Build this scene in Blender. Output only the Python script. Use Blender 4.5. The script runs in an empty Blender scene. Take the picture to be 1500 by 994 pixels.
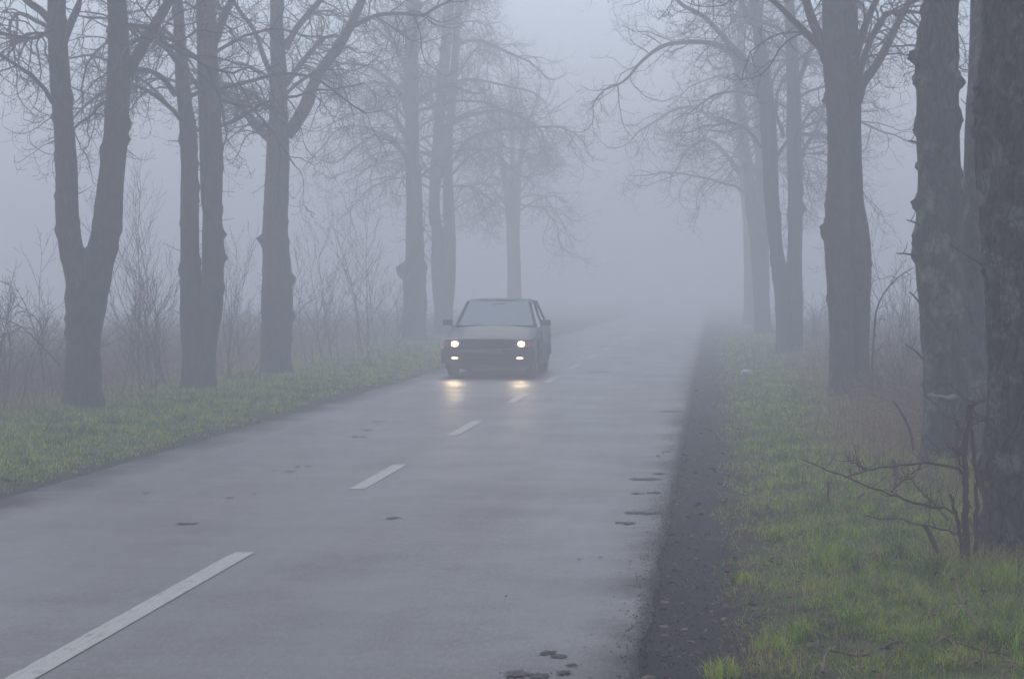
import bpy, math, random
import numpy as np
from mathutils import Vector, Matrix, noise
from mathutils.bvhtree import BVHTree
R = math.radians
sc = bpy.context.scene
COL = sc.collection

# ------------------------------------------------------------------ camera
F = 3200.0                       # focal length in photo pixels (1500 wide)
CAM = Vector((0, 0, 1.58))
cam_d = bpy.data.cameras.new('camera')
cam = bpy.data.objects.new('camera', cam_d)
COL.objects.link(cam)
cam_d.sensor_width = 36.0
cam_d.lens = F / 1500 * 36
cam_d.clip_end = 3000
cam.location = CAM
ROT = (Matrix.Rotation(math.atan(295 / F), 3, 'Z') @ Matrix.Rotation(R(90) - math.atan(75 / F), 3, 'X'))
cam.rotation_euler = ROT.to_euler()
sc.camera = cam


def ray(px, py):
    return (ROT @ Vector(((px - 750) / F, -(py - 497) / F, -1)))


def at(px, py, Y):
    d = ray(px, py)
    return CAM + d * (Y / d.y)


def on_ground(px, py, z=0.0):
    d = ray(px, py)
    return CAM + d * ((z - CAM.z) / d.z)


# ------------------------------------------------------------------ helpers
def tag(o, label=None, cat=None, group=None, kind=None):
    if label: o['label'] = label
    if cat: o['category'] = cat
    if group: o['group'] = group
    if kind: o['kind'] = kind
    return o


def empty(name, loc, rz=0.0):
    o = bpy.data.objects.new(name, None)
    COL.objects.link(o)
    o.location = loc
    o.rotation_euler = (0, 0, rz)
    o.empty_display_size = 0.2
    return o


def mesh(name, verts, faces, mat=None, parent=None, smooth=True, origin=None):
    """verts in the parent's (or world) space"""
    me = bpy.data.meshes.new(name)
    v = np.asarray(verts, dtype=np.float64).reshape(-1, 3)
    used = sorted({int(i) for f in faces for i in f})
    if len(used) < len(v):
        remap = {k: j for j, k in enumerate(used)}
        v = v[used]; faces = [tuple(remap[int(i)] for i in f) for f in faces]
    if origin is not None:
        v = v - np.asarray(origin)
    me.from_pydata(v.tolist(), [], [tuple(int(i) for i in f) for f in faces])
    me.update()
    if smooth:
        me.polygons.foreach_set('use_smooth', [True] * len(me.polygons))
    o = bpy.data.objects.new(name, me)
    COL.objects.link(o)
    if mat: me.materials.append(mat)
    if origin is not None: o.location = origin
    if parent: o.parent = parent
    return o


def fast_mesh(name, verts, quads=None, tris=None, mat=None, parent=None, smooth=True, col=None, uv=None):
    nv = len(verts)
    loops = []
    starts = []
    totals = []
    s = 0
    if quads is not None and len(quads):
        q = np.asarray(quads, dtype=np.int32)
        loops.append(q.ravel()); starts.append(np.arange(len(q)) * 4); totals.append(np.full(len(q), 4)); s = len(q) * 4
    if tris is not None and len(tris):
        t = np.asarray(tris, dtype=np.int32)
        loops.append(t.ravel()); starts.append(s + np.arange(len(t)) * 3); totals.append(np.full(len(t), 3))
    loops = np.concatenate(loops).astype(np.int32)
    starts = np.concatenate(starts).astype(np.int32)
    totals = np.concatenate(totals).astype(np.int32)
    me = bpy.data.meshes.new(name)
    me.vertices.add(nv); me.vertices.foreach_set('co', np.asarray(verts, dtype=np.float32).ravel())
    me.loops.add(len(loops)); me.loops.foreach_set('vertex_index', loops)
    me.polygons.add(len(starts)); me.polygons.foreach_set('loop_start', starts)
    me.polygons.foreach_set('loop_total', totals)
    me.polygons.foreach_set('use_smooth', np.full(len(starts), smooth))
    if col is not None:
        a = me.color_attributes.new('tint', 'FLOAT_COLOR', 'POINT')
        c = np.ones((nv, 4), dtype=np.float32); c[:, :3] = col
        a.data.foreach_set('color', c.ravel())
    me.update(calc_edges=True)
    me.validate()
    o = bpy.data.objects.new(name, me)
    COL.objects.link(o)
    if mat: me.materials.append(mat)
    if parent: o.parent = parent
    return o


class Tubes:
    """collects thin branches as polylines, builds them as one mesh"""
    def __init__(self):
        self.g = {}

    def add(self, pts, rad, sides):
        self.g.setdefault((len(pts), sides), []).append((pts, rad))

    def build(self, name, mat, parent=None, offset=(0, 0, 0)):
        V = []; Q = []; base = 0
        for (n, s), items in self.g.items():
            P = np.array([i[0] for i in items], dtype=np.float64)       # m,n,3
            Rr = np.array([i[1] for i in items], dtype=np.float64)      # m,n
            m = len(P)
            T = np.gradient(P, axis=1)
            T /= np.linalg.norm(T, axis=2, keepdims=True) + 1e-9
            ref = np.where(np.abs(T[:, :1, 2:3]) > 0.8, np.array([[[1.0, 0, 0]]]), np.array([[[0, 0, 1.0]]]))
            U = np.cross(T, np.broadcast_to(ref, T.shape)); U /= np.linalg.norm(U, axis=2, keepdims=True) + 1e-9
            W = np.cross(T, U)
            a = np.arange(s) * 2 * math.pi / s
            ring = P[:, :, None, :] + Rr[:, :, None, None] * (np.cos(a)[None, None, :, None] * U[:, :, None, :] + np.sin(a)[None, None, :, None] * W[:, :, None, :])
            V.append(ring.reshape(-1, 3))
            idx = base + np.arange(m * n * s).reshape(m, n, s)
            i0 = idx[:, :-1, :]; i1 = idx[:, 1:, :]
            q = np.stack([i0, np.roll(i0, -1, 2), np.roll(i1, -1, 2), i1], axis=-1)
            Q.append(q.reshape(-1, 4))
            base += m * n * s
        V = np.concatenate(V) - np.asarray(offset)
        return fast_mesh(name, V, np.concatenate(Q), None, mat, parent)


# ------------------------------------------------------------------ materials
def new_mat(name):
    m = bpy.data.materials.new(name)
    m.use_nodes = True
    nt = m.node_tree
    b = nt.nodes['Principled BSDF']
    return m, nt, b


def N(nt, t, **kw):
    n = nt.nodes.new(t)
    for k, v in kw.items():
        setattr(n, k, v)
    return n


def simple(name, col, rough=0.5, metal=0.0, emit=None, es=0.0, spec=0.5, var=0.0, scale=20):
    m, nt, b = new_mat(name)
    b.inputs['Base Color'].default_value = (*col, 1)
    b.inputs['Roughness'].default_value = rough
    b.inputs['Metallic'].default_value = metal
    b.inputs['Specular IOR Level'].default_value = spec
    if emit:
        b.inputs['Emission Color'].default_value = (*emit, 1)
        b.inputs['Emission Strength'].default_value = es
    if var:
        tc = N(nt, 'ShaderNodeTexCoord'); nz = N(nt, 'ShaderNodeTexNoise')
        nz.inputs['Scale'].default_value = scale; nz.inputs['Detail'].default_value = 6
        nt.links.new(tc.outputs['Object'], nz.inputs['Vector'])
        mx = N(nt, 'ShaderNodeMix', data_type='RGBA')
        mx.inputs['A'].default_value = (*[c * (1 - var) for c in col], 1)
        mx.inputs['B'].default_value = (*[min(1, c * (1 + var)) for c in col], 1)
        nt.links.new(nz.outputs['Fac'], mx.inputs['Factor'])
        nt.links.new(mx.outputs['Result'], b.inputs['Base Color'])
        rr = N(nt, 'ShaderNodeMapRange'); rr.inputs['To Min'].default_value = max(0.02, rough * 0.8); rr.inputs['To Max'].default_value = min(1, rough * 1.25)
        nt.links.new(nz.outputs['Fac'], rr.inputs['Value']); nt.links.new(rr.outputs['Result'], b.inputs['Roughness'])
    return m


def ramp(nt, stops):
    r = N(nt, 'ShaderNodeValToRGB')
    el = r.color_ramp.elements
    while len(el) < len(stops): el.new(0.5)
    for e, (p, c) in zip(el, stops):
        e.position = p; e.color = (*c, 1)
    return r


def bark_mat(name, dark, light, lichen, bump=0.6, scale=1.0):
    m, nt, b = new_mat(name)
    L = nt.links.new
    tc = N(nt, 'ShaderNodeTexCoord')
    mp = N(nt, 'ShaderNodeMapping'); mp.inputs['Scale'].default_value = (1, 1, 0.36)
    L(tc.outputs['Object'], mp.inputs['Vector'])
    n1 = N(nt, 'ShaderNodeTexNoise'); n1.inputs['Scale'].default_value = 18 * scale; n1.inputs['Detail'].default_value = 8; n1.inputs['Roughness'].default_value = 0.65
    n1.inputs['Distortion'].default_value = 0.6
    L(mp.outputs[0], n1.inputs['Vector'])
    v1 = N(nt, 'ShaderNodeTexVoronoi', feature='DISTANCE_TO_EDGE'); v1.inputs['Scale'].default_value = 15 * scale
    nd = N(nt, 'ShaderNodeTexNoise'); nd.inputs['Scale'].default_value = 9
    L(mp.outputs[0], nd.inputs['Vector'])
    ad = N(nt, 'ShaderNodeMix', data_type='VECTOR'); ad.inputs['Factor'].default_value = 0.12
    L(mp.outputs[0], ad.inputs['A']); L(nd.outputs['Color'], ad.inputs['B'])
    L(ad.outputs['Result'], v1.inputs['Vector'])
    r1 = ramp(nt, [(0.3, dark), (0.72, light)])
    L(n1.outputs['Fac'], r1.inputs['Fac'])
    n2 = N(nt, 'ShaderNodeTexNoise'); n2.inputs['Scale'].default_value = 3.5; n2.inputs['Detail'].default_value = 7; n2.inputs['Roughness'].default_value = 0.7
    L(tc.outputs['Object'], n2.inputs['Vector'])
    r2 = ramp(nt, [(0.52, (0, 0, 0)), (0.62, (1, 1, 1))]); L(n2.outputs['Fac'], r2.inputs['Fac'])
    mx = N(nt, 'ShaderNodeMix', data_type='RGBA'); mx.inputs['B'].default_value = (*lichen, 1)
    ml = N(nt, 'ShaderNodeMath', operation='MULTIPLY'); ml.inputs[1].default_value = 0.75
    L(r2.outputs['Color'], ml.inputs[0]); L(ml.outputs[0], mx.inputs['Factor']); L(r1.outputs['Color'], mx.inputs['A'])
    # furrow shade painted into the colour: cracks between bark plates darkened to look deeper
    cr = N(nt, 'ShaderNodeMapRange'); cr.inputs['From Max'].default_value = 0.12; cr.inputs['To Min'].default_value = 0.35
    L(v1.outputs['Distance'], cr.inputs['Value'])
    mc = N(nt, 'ShaderNodeMix', data_type='RGBA', blend_type='MULTIPLY'); mc.inputs['Factor'].default_value = 0.8
    L(mx.outputs['Result'], mc.inputs['A']); L(cr.outputs['Result'], mc.inputs['B'])
    L(mc.outputs['Result'], b.inputs['Base Color'])
    b.inputs['Roughness'].default_value = 0.72
    b.inputs['Specular IOR Level'].default_value = 0.35
    hs = N(nt, 'ShaderNodeMath', operation='ADD')
    cm = N(nt, 'ShaderNodeMath', operation='MULTIPLY'); cm.inputs[1].default_value = 0.6
    L(cr.outputs['Result'], cm.inputs[0]); L(cm.outputs[0], hs.inputs[0]); L(n1.outputs['Fac'], hs.inputs[1])
    bp = N(nt, 'ShaderNodeBump'); bp.inputs['Strength'].default_value = bump; bp.inputs['Distance'].default_value = 0.03
    L(hs.outputs[0], bp.inputs['Height']); L(bp.outputs[0], b.inputs['Normal'])
    return m


M_BARK = bark_mat('wet_bark', (0.012, 0.010, 0.010), (0.085, 0.076, 0.072), (0.085, 0.082, 0.070))
M_BARK_NEAR = bark_mat('rough_plated_bark', (0.006, 0.005, 0.004), (0.15, 0.110, 0.080), (0.27, 0.25, 0.17), bump=1.0, scale=1.0)
M_BARK_SCAR = bark_mat('smooth_scarred_bark', (0.010, 0.009, 0.009), (0.11, 0.098, 0.09), (0.27, 0.255, 0.22), bump=0.5, scale=0.9)
M_TWIG = simple('twig_bark', (0.040, 0.034, 0.032), 0.7, var=0.3, scale=8)
M_SHRUB = simple('shrub_stem', (0.075, 0.052, 0.045), 0.75, var=0.35, scale=6)
M_THORN = simple('dark_red_brown_stem', (0.095, 0.040, 0.030), 0.6, var=0.5, scale=25)
M_WOUND = simple('bare_healed_wood', (0.42, 0.37, 0.30), 0.8, var=0.45, scale=40)
M_KNOT = simple('grey_knot_wood', (0.10, 0.085, 0.07), 0.8, var=0.6, scale=30)
M_WOUND_DARK = simple('rotted_wood', (0.09, 0.055, 0.04), 0.9, var=0.5, scale=40)


def attr_mat(name, rough=0.6, trans=0.0, spec=0.3):
    m, nt, b = new_mat(name)
    a = N(nt, 'ShaderNodeAttribute', attribute_name='tint')
    nt.links.new(a.outputs['Color'], b.inputs['Base Color'])
    b.inputs['Roughness'].default_value = rough
    b.inputs['Specular IOR Level'].default_value = spec
    if trans:
        t = N(nt, 'ShaderNodeBsdfTranslucent'); nt.links.new(a.outputs['Color'], t.inputs['Color'])
        mx = N(nt, 'ShaderNodeMixShader'); mx.inputs[0].default_value = trans
        out = nt.nodes['Material Output']
        nt.links.new(b.outputs[0], mx.inputs[1]); nt.links.new(t.outputs[0], mx.inputs[2]); nt.links.new(mx.outputs[0], out.inputs[0])
    return m


M_GRASS = attr_mat('grass_blade', 0.55, 0.42)
M_LEAF = attr_mat('dead_leaf', 0.6, 0.1)

# road surface ------------------------------------------------------
XR, XL, XC = -0.30, -5.28, -2.79


def road_mat():
    m, nt, b = new_mat('wet_asphalt')
    L = nt.links.new
    tc = N(nt, 'ShaderNodeTexCoord')
    fine = N(nt, 'ShaderNodeTexNoise'); fine.inputs['Scale'].default_value = 55; fine.inputs['Detail'].default_value = 5; fine.inputs['Roughness'].default_value = 0.8
    mf = N(nt, 'ShaderNodeMapping'); mf.inputs['Scale'].default_value = (1, 0.22, 1)
    L(tc.outputs['Object'], mf.inputs['Vector']); L(mf.outputs[0], fine.inputs['Vector'])
    mp = N(nt, 'ShaderNodeMapping'); mp.inputs['Scale'].default_value = (1.3, 0.10, 1)
    L(tc.outputs['Object'], mp.inputs['Vector'])
    big = N(nt, 'ShaderNodeTexNoise'); big.inputs['Scale'].default_value = 1.1; big.inputs['Detail'].default_value = 6; big.inputs['Roughness'].default_value = 0.6
    L(mp.outputs[0], big.inputs['Vector'])
    pat = N(nt, 'ShaderNodeTexNoise'); pat.inputs['Scale'].default_value = 0.8; pat.inputs['Detail'].default_value = 8; pat.inputs['Roughness'].default_value = 0.7
    L(tc.outputs['Object'], pat.inputs['Vector'])
    c = ramp(nt, [(0.30, (0.012, 0.011, 0.012)), (0.5, (0.045, 0.042, 0.044)), (0.72, (0.17, 0.155, 0.150))])
    L(fine.outputs['Fac'], c.inputs['Fac'])
    br = ramp(nt, [(0.35, (0.68, 0.68, 0.72)), (0.65, (1.30, 1.12, 1.02))]); L(big.outputs['Fac'], br.inputs['Fac'])
    mx = N(nt, 'ShaderNodeMix', data_type='RGBA', blend_type='MULTIPLY'); mx.inputs['Factor'].default_value = 1
    L(c.outputs['Color'], mx.inputs['A']); L(br.outputs['Color'], mx.inputs['B'])
    # dirt washed onto both edges
    sep = N(nt, 'ShaderNodeSeparateXYZ'); L(tc.outputs['Object'], sep.inputs[0])
    e1 = N(nt, 'ShaderNodeMapRange'); e1.inputs['From Min'].default_value = XR - 0.45; e1.inputs['From Max'].default_value = XR
    L(sep.outputs['X'], e1.inputs['Value'])
    ea = N(nt, 'ShaderNodeMath', operation='MULTIPLY'); L(e1.outputs['Result'], ea.inputs[0]); L(e1.outputs['Result'], ea.inputs[1])
    e2 = N(nt, 'ShaderNodeMapRange'); e2.inputs['From Min'].default_value = XL + 0.5; e2.inputs['From Max'].default_value = XL
    L(sep.outputs['X'], e2.inputs['Value'])
    es = N(nt, 'ShaderNodeMath', operation='MAXIMUM'); L(ea.outputs[0], es.inputs[0]); L(e2.outputs['Result'], es.inputs[1])
    en = N(nt, 'ShaderNodeMath', operation='MULTIPLY'); L(es.outputs[0], en.inputs[0])
    pr = N(nt, 'ShaderNodeMapRange'); pr.inputs['From Min'].default_value = 0.25; pr.inputs['From Max'].default_value = 0.55; L(pat.outputs['Fac'], pr.inputs['Value']); L(pr.outputs['Result'], en.inputs[1])
    md = N(nt, 'ShaderNodeMix', data_type='RGBA'); md.inputs['B'].default_value = (0.018, 0.013, 0.011, 1)
    e3 = N(nt, 'ShaderNodeMapRange'); e3.inputs['From Min'].default_value = XR - 0.10; e3.inputs['From Max'].default_value = XR - .02
    L(sep.outputs['X'], e3.inputs['Value'])
    em = N(nt, 'ShaderNodeMath', operation='MAXIMUM'); L(en.outputs[0], em.inputs[0]); L(e3.outputs['Result'], em.inputs[1]); en = em
    L(en.outputs[0], md.inputs['Factor']); L(mx.outputs['Result'], md.inputs['A'])
    L(md.outputs['Result'], b.inputs['Base Color'])
    # wetness
    rr = N(nt, 'ShaderNodeMapRange'); rr.inputs['From Min'].default_value = 0.3; rr.inputs['From Max'].default_value = 0.7
    rr.inputs['To Min'].default_value = 0.26; rr.inputs['To Max'].default_value = 0.56
    sm = N(nt, 'ShaderNodeMath', operation='ADD'); hf = N(nt, 'ShaderNodeMath', operation='MULTIPLY'); hf.inputs[1].default_value = 0.5
    L(big.outputs['Fac'], sm.inputs[0]); L(pat.outputs['Fac'], sm.inputs[1]); L(sm.outputs[0], hf.inputs[0]); L(hf.outputs[0], rr.inputs['Value'])
    ra = N(nt, 'ShaderNodeMath', operation='MULTIPLY_ADD'); ra.inputs[1].default_value = 0.5
    L(en.outputs[0], ra.inputs[0]); L(rr.outputs['Result'], ra.inputs[2])
    L(ra.outputs[0], b.inputs['Roughness'])
    spn = N(nt, 'ShaderNodeMapRange'); spn.inputs['From Min'].default_value = 0.38; spn.inputs['From Max'].default_value = 0.62
    spn.inputs['To Min'].default_value = 0.70; spn.inputs['To Max'].default_value = 0.32
    L(hf.outputs[0], spn.inputs['Value']); L(spn.outputs['Result'], b.inputs['Specular IOR Level'])
    bp = N(nt, 'ShaderNodeBump'); bp.inputs['Strength'].default_value = 0.6; bp.inputs['Distance'].default_value = 0.006
    L(fine.outputs['Fac'], bp.inputs['Height']); L(bp.outputs[0], b.inputs['Normal'])
    return m


def ground_mat():
    m, nt, b = new_mat('verge_soil_and_turf')
    L = nt.links.new
    a = N(nt, 'ShaderNodeAttribute', attribute_name='tint')
    tc = N(nt, 'ShaderNodeTexCoord')
    n = N(nt, 'ShaderNodeTexNoise'); n.inputs['Scale'].default_value = 40; n.inputs['Detail'].default_value = 8; n.inputs['Roughness'].default_value = 0.8
    L(tc.outputs['Object'], n.inputs['Vector'])
    r = ramp(nt, [(0.25, (0.45, 0.45, 0.45)), (0.75, (1.5, 1.5, 1.5))]); L(n.outputs['Fac'], r.inputs['Fac'])
    mx = N(nt, 'ShaderNodeMix', data_type='RGBA', blend_type='MULTIPLY'); mx.inputs['Factor'].default_value = 1
    L(a.outputs['Color'], mx.inputs['A']); L(r.outputs['Color'], mx.inputs['B'])
    L(mx.outputs['Result'], b.inputs['Base Color'])
    b.inputs['Roughness'].default_value = 0.85
    b.inputs['Specular IOR Level'].default_value = 0.25
    bp = N(nt, 'ShaderNodeBump'); bp.inputs['Strength'].default_value = 0.8; bp.inputs['Distance'].default_value = 0.02
    L(n.outputs['Fac'], bp.inputs['Height']); L(bp.outputs[0], b.inputs['Normal'])
    return m


def paint_mat():
    m, nt, b = new_mat('worn_road_paint')
    L = nt.links.new
    tc = N(nt, 'ShaderNodeTexCoord')
    n = N(nt, 'ShaderNodeTexNoise'); n.inputs['Scale'].default_value = 38; n.inputs['Detail'].default_value = 8; n.inputs['Roughness'].default_value = 0.8
    mq = N(nt, 'ShaderNodeMapping'); mq.inputs['Scale'].default_value = (1, .2, 1); L(tc.outputs['Object'], mq.inputs['Vector']); L(mq.outputs[0], n.inputs['Vector'])
    mp = N(nt, 'ShaderNodeMapping'); mp.inputs['Scale'].default_value = (60, 1.2, 1)
    L(tc.outputs['Object'], mp.inputs['Vector'])
    n2 = N(nt, 'ShaderNodeTexNoise'); n2.inputs['Scale'].default_value = 1.0; n2.inputs['Detail'].default_value = 3; L(mp.outputs[0], n2.inputs['Vector'])
    r = ramp(nt, [(0.36, (0.07, 0.067, 0.065)), (0.46, (0.40, 0.385, 0.34))]); L(n.outputs['Fac'], r.inputs['Fac'])
    r2 = ramp(nt, [(0.3, (0.78, 0.77, 0.76)), (0.6, (1, 1, 1))]); L(n2.outputs['Fac'], r2.inputs['Fac'])
    mx = N(nt, 'ShaderNodeMix', data_type='RGBA', blend_type='MULTIPLY'); mx.inputs['Factor'].default_value = 1
    L(r.outputs['Color'], mx.inputs['A']); L(r2.outputs['Color'], mx.inputs['B'])
    L(mx.outputs['Result'], b.inputs['Base Color'])
    b.inputs['Roughness'].default_value = 0.5
    return m


# ------------------------------------------------------------------ terrain
def vn(x, y, s, seed=0.0):
    return noise.noise(Vector((x * s + seed, y * s - seed, seed * 0.37)))


def xr_edge(y):
    return XR + 0.035 * vn(0, y, 0.9, 3) + 0.018 * vn(0, y, 4.5, 5)


def xl_edge(y):
    return XL - 0.25 * min(1, max(0, (y - 42) / 20)) + 0.05 * vn(0, y, 0.7, 9) + 0.02 * vn(0, y, 4.0, 5)


def gh(x, y):
    if XL - 0.02 < x < XR + 0.02:
        return -0.02
    if x >= XR:
        t = x - XR
        h = -0.02 + 0.04 * min(1, max(0, t - 0.3) / 1.0)
        if t > 2.9: h += 0.08 * min(1, (t - 2.6) / 2)
    else:
        t = XL - x
        h = -0.02 + 0.05 * min(1, t / 0.9) - 0.04 * min(1, max(0, t - 1.6) / 1.2)
        if t > 4: h -= 0.10 * min(1, (t - 4) / 3)
    k = min(1, t / 0.8)
    return h + k * (0.030 * vn(x, y, 1.3, 1) + 0.018 * vn(x, y, 4, 2))


def turf_tint(x, y):
    """real colour of the soil / turf by place"""
    n1 = vn(x, y, 0.9, 7); n2 = vn(x, y, 3.1, 11)
    soil = np.array((0.014, 0.0095, 0.008)); green = np.array((0.085, 0.135, 0.014)); straw = np.array((0.19, 0.15, 0.065))
    litter = np.array((0.10, 0.062, 0.042))
    t = (x - XR) if x > (XR + XL) / 2 else (XL - x)
    edge = 0.34 if x > -2.8 else 0.10
    k = min(1, max(0, (t - edge + 0.16 * n2 + 0.10 * n1) / 0.45))
    bare = min(1, max(0, (n2 + .5 * n1 - .05) * 2.2)) * .75
    g = (green * (1 + 0.5 * n1) * 0.7 + straw * 0.2 * (1 + n2)) * (1 - bare) + np.array((.040, .030, .022)) * bare
    c = soil * (1 - k) + g * k
    far = 2.0 if x > -2.8 else 3.2
    k2 = min(1, max(0, (t - far + 0.5 * n1) / 0.7))
    return c * (1 - k2) + litter * (1 + 0.4 * n2) * k2


def build_ground():
    xs = np.unique(np.concatenate([np.linspace(-400, -40, 10), np.linspace(-40, -14, 14), np.linspace(-14, XL - 0.01, 60), [XL, -4, -2.8, -1.5, XR],
                                   np.linspace(XR + 0.01, 5, 60), np.linspace(5, 20, 16), np.linspace(20, 400, 12)]))
    ys = np.unique(np.concatenate([np.linspace(-60, 0, 8), np.linspace(0, 8, 9), np.linspace(8, 40, 190), np.linspace(40, 90, 110), np.linspace(90, 150, 30), np.linspace(150, 500, 12)]))
    V = []; C = []
    for y in ys:
        for x in xs:
            V.append((x, y, gh(x, y))); C.append(turf_tint(x, y))
    nx = len(xs); ny = len(ys)
    idx = np.arange(nx * ny).reshape(ny, nx)
    q = np.stack([idx[:-1, :-1], idx[:-1, 1:], idx[1:, 1:], idx[1:, :-1]], -1).reshape(-1, 4)
    o = fast_mesh('ground', V, q, None, ground_mat(), None, True, np.clip(np.array(C), 0.005, 1))
    tag(o, kind='structure')


build_ground()


def strip(name, xa, xb, ys, z, mat, nx=1):
    V = []; Fc = []
    for y in ys:
        a = xa(y); b = xb(y)
        for i in range(nx + 1):
            V.append((a + (b - a) * i / nx, y, z))
    w = nx + 1
    for j in range(len(ys) - 1):
        for i in range(nx):
            Fc.append((j * w + i, j * w + i + 1, (j + 1) * w + i + 1, (j + 1) * w + i))
    o = mesh(name, V, Fc, mat, smooth=False)
    return o


ys = np.concatenate([np.arange(-40, 5, 1.0), np.arange(5, 60, 0.08), np.arange(60, 110, 0.5), np.arange(110, 500, 10)])
tag(strip('road', xl_edge, xr_edge, ys, 0.0, road_mat(), 4), kind='structure')
M_PAINT = paint_mat()
dashes = [(-6, -3.5), (0.5, 3.0), (6.6, 12.83), (16.97, 19.37), (23.3, 25.8), (29.9, 32.5), (36.5, 38.95), (42.7, 45.2)] + [(49.1 + 6.4 * k, 51.6 + 6.4 * k) for k in range(12)]
V = []; Fc = []
for a, b in dashes:
    n = max(2, int((b - a) / 0.1))
    base = len(V)
    for i in range(n + 1):
        y = a + (b - a) * i / n
        jl = 0.004 * vn(1, y, 9, 4); jr = 0.004 * vn(5, y, 9, 8)
        xc = XC - 0.35 * min(1, max(0, (y - 70) / 30)) * 0
        V += [(xc - 0.062 + jl, y, 0.004), (xc + 0.062 + jr, y, 0.004)]
    for i in range(n):
        k = base + 2 * i
        Fc.append((k, k + 1, k + 3, k + 2))
tag(mesh('road_markings', V, Fc, M_PAINT, smooth=False), kind='structure')

# patches of mud and rotten leaves pressed on the asphalt -----------------
M_MUD = simple('mud', (0.028, 0.022, 0.020), 0.75, var=0.5, scale=30)
rng = random.Random(5)
V = []; Fc = []


def blob(x, y, rx, ry, z=0.004, n=44, seed=0):
    c = len(V); V.append((x, y, z + 0.004))
    for i in range(n):
        a = 2 * math.pi * i / n
        k = 1 + 0.75 * noise.noise(Vector((math.cos(a) * 1.8 + seed * 3.1, math.sin(a) * 1.8, seed))) + 0.55 * noise.noise(Vector((math.cos(a) * 5.5 + seed * 3.1, math.sin(a) * 5.5, seed))) + 0.4 * noise.noise(Vector((math.cos(a) * 14 + seed, math.sin(a) * 14, seed)))
        k = max(.15, k)
        V.append((x + rx * k * math.cos(a), y + ry * k * math.sin(a), z))
    for i in range(n):
        Fc.append((c, c + 1 + i, c + 1 + (i + 1) % n))


spots = [(572, 759, 26), (270, 768, 30), (437, 684, 14), (447, 683, 16), (425, 691, 18), (405, 690, 12), (335, 729, 14), (368, 724, 12), (930, 751, 46), (915, 766, 30), (945, 701, 44),
         (968, 694, 22), (936, 723, 22), (960, 722, 22), (800, 957, 30), (775, 989, 60), (818, 962, 22), (985, 603, 34), (880, 545, 30), (555, 617, 16), (540, 630, 16), (820, 962, 20), (880, 817, 10), (850, 820, 12),
         (968, 668, 16), (740, 874, 6), (976, 662, 18), (825, 986, 26), (838, 975, 20), (990, 640, 16), (215, 722, 16), (525, 640, 20), (960, 752, 14)]
for i, (px, py, w) in enumerate(spots):
    p = on_ground(px, py)
    s = p.y / F
    rx = w * s * 0.5
    m = 4 if w > 18 else 2
    for k in range(m):
        blob(p.x + rng.uniform(-.8, .8) * rx, p.y + rng.uniform(-.6, .6) * rx, rx * rng.uniform(.3, .6), rx * rng.uniform(.35, .9), 0.004 + 0.0006 * ((i * 5 + k) % 7), seed=i + k * .37)
    for k in range(16 if w > 18 else 6):
        blob(p.x + rng.gauss(0, 1) * rx, p.y + rng.gauss(0, 1.1) * rx, rx * .05 * rng.uniform(.4, 1.4), rx * .08, 0.004, 7, seed=i - k)
for i in range(3200):
    y = 7 + 40 * rng.random() ** 1.4
    x = XR - rng.expovariate(1 / .05) if rng.random() < .75 else XL + abs(rng.gauss(0, .2))
    s = rng.uniform(.0015, .005) * (1 + y / 20)
    blob(x, y, s, s * rng.uniform(.8, 2.5), 0.004, 6, seed=i * .7)
tag(mesh('mud_on_road', V, Fc, M_MUD, smooth=False), 'dark mud and leaf crumbs pressed on the wet road', 'mud', kind='stuff')

# ------------------------------------------------------------------ trees
def catmull(P, n):
    """P list of tuples, resample n points; passes through points"""
    P = np.array(P, dtype=float)
    d = np.r_[0, np.cumsum(np.linalg.norm(np.diff(P[:, :3], axis=0), axis=1))]
    t = np.linspace(0, d[-1], n)
    out = np.zeros((n, P.shape[1]))
    m = np.zeros_like(P)
    for i in range(len(P)):
        a = max(0, i - 1); b = min(len(P) - 1, i + 1)
        m[i] = (P[b] - P[a]) / max(1e-6, d[b] - d[a])
    for k, tt in enumerate(t):
        i = min(len(P) - 2, max(0, int(np.searchsorted(d, tt, 'right') - 1)))
        h = d[i + 1] - d[i]; u = (tt - d[i]) / h
        out[k] = ((2 * u**3 - 3 * u**2 + 1) * P[i] + (u**3 - 2 * u**2 + u) * h * m[i] + (-2 * u**3 + 3 * u**2) * P[i + 1] + (u**3 - u**2) * h * m[i + 1])
    return out


TH = [1.0]


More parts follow.
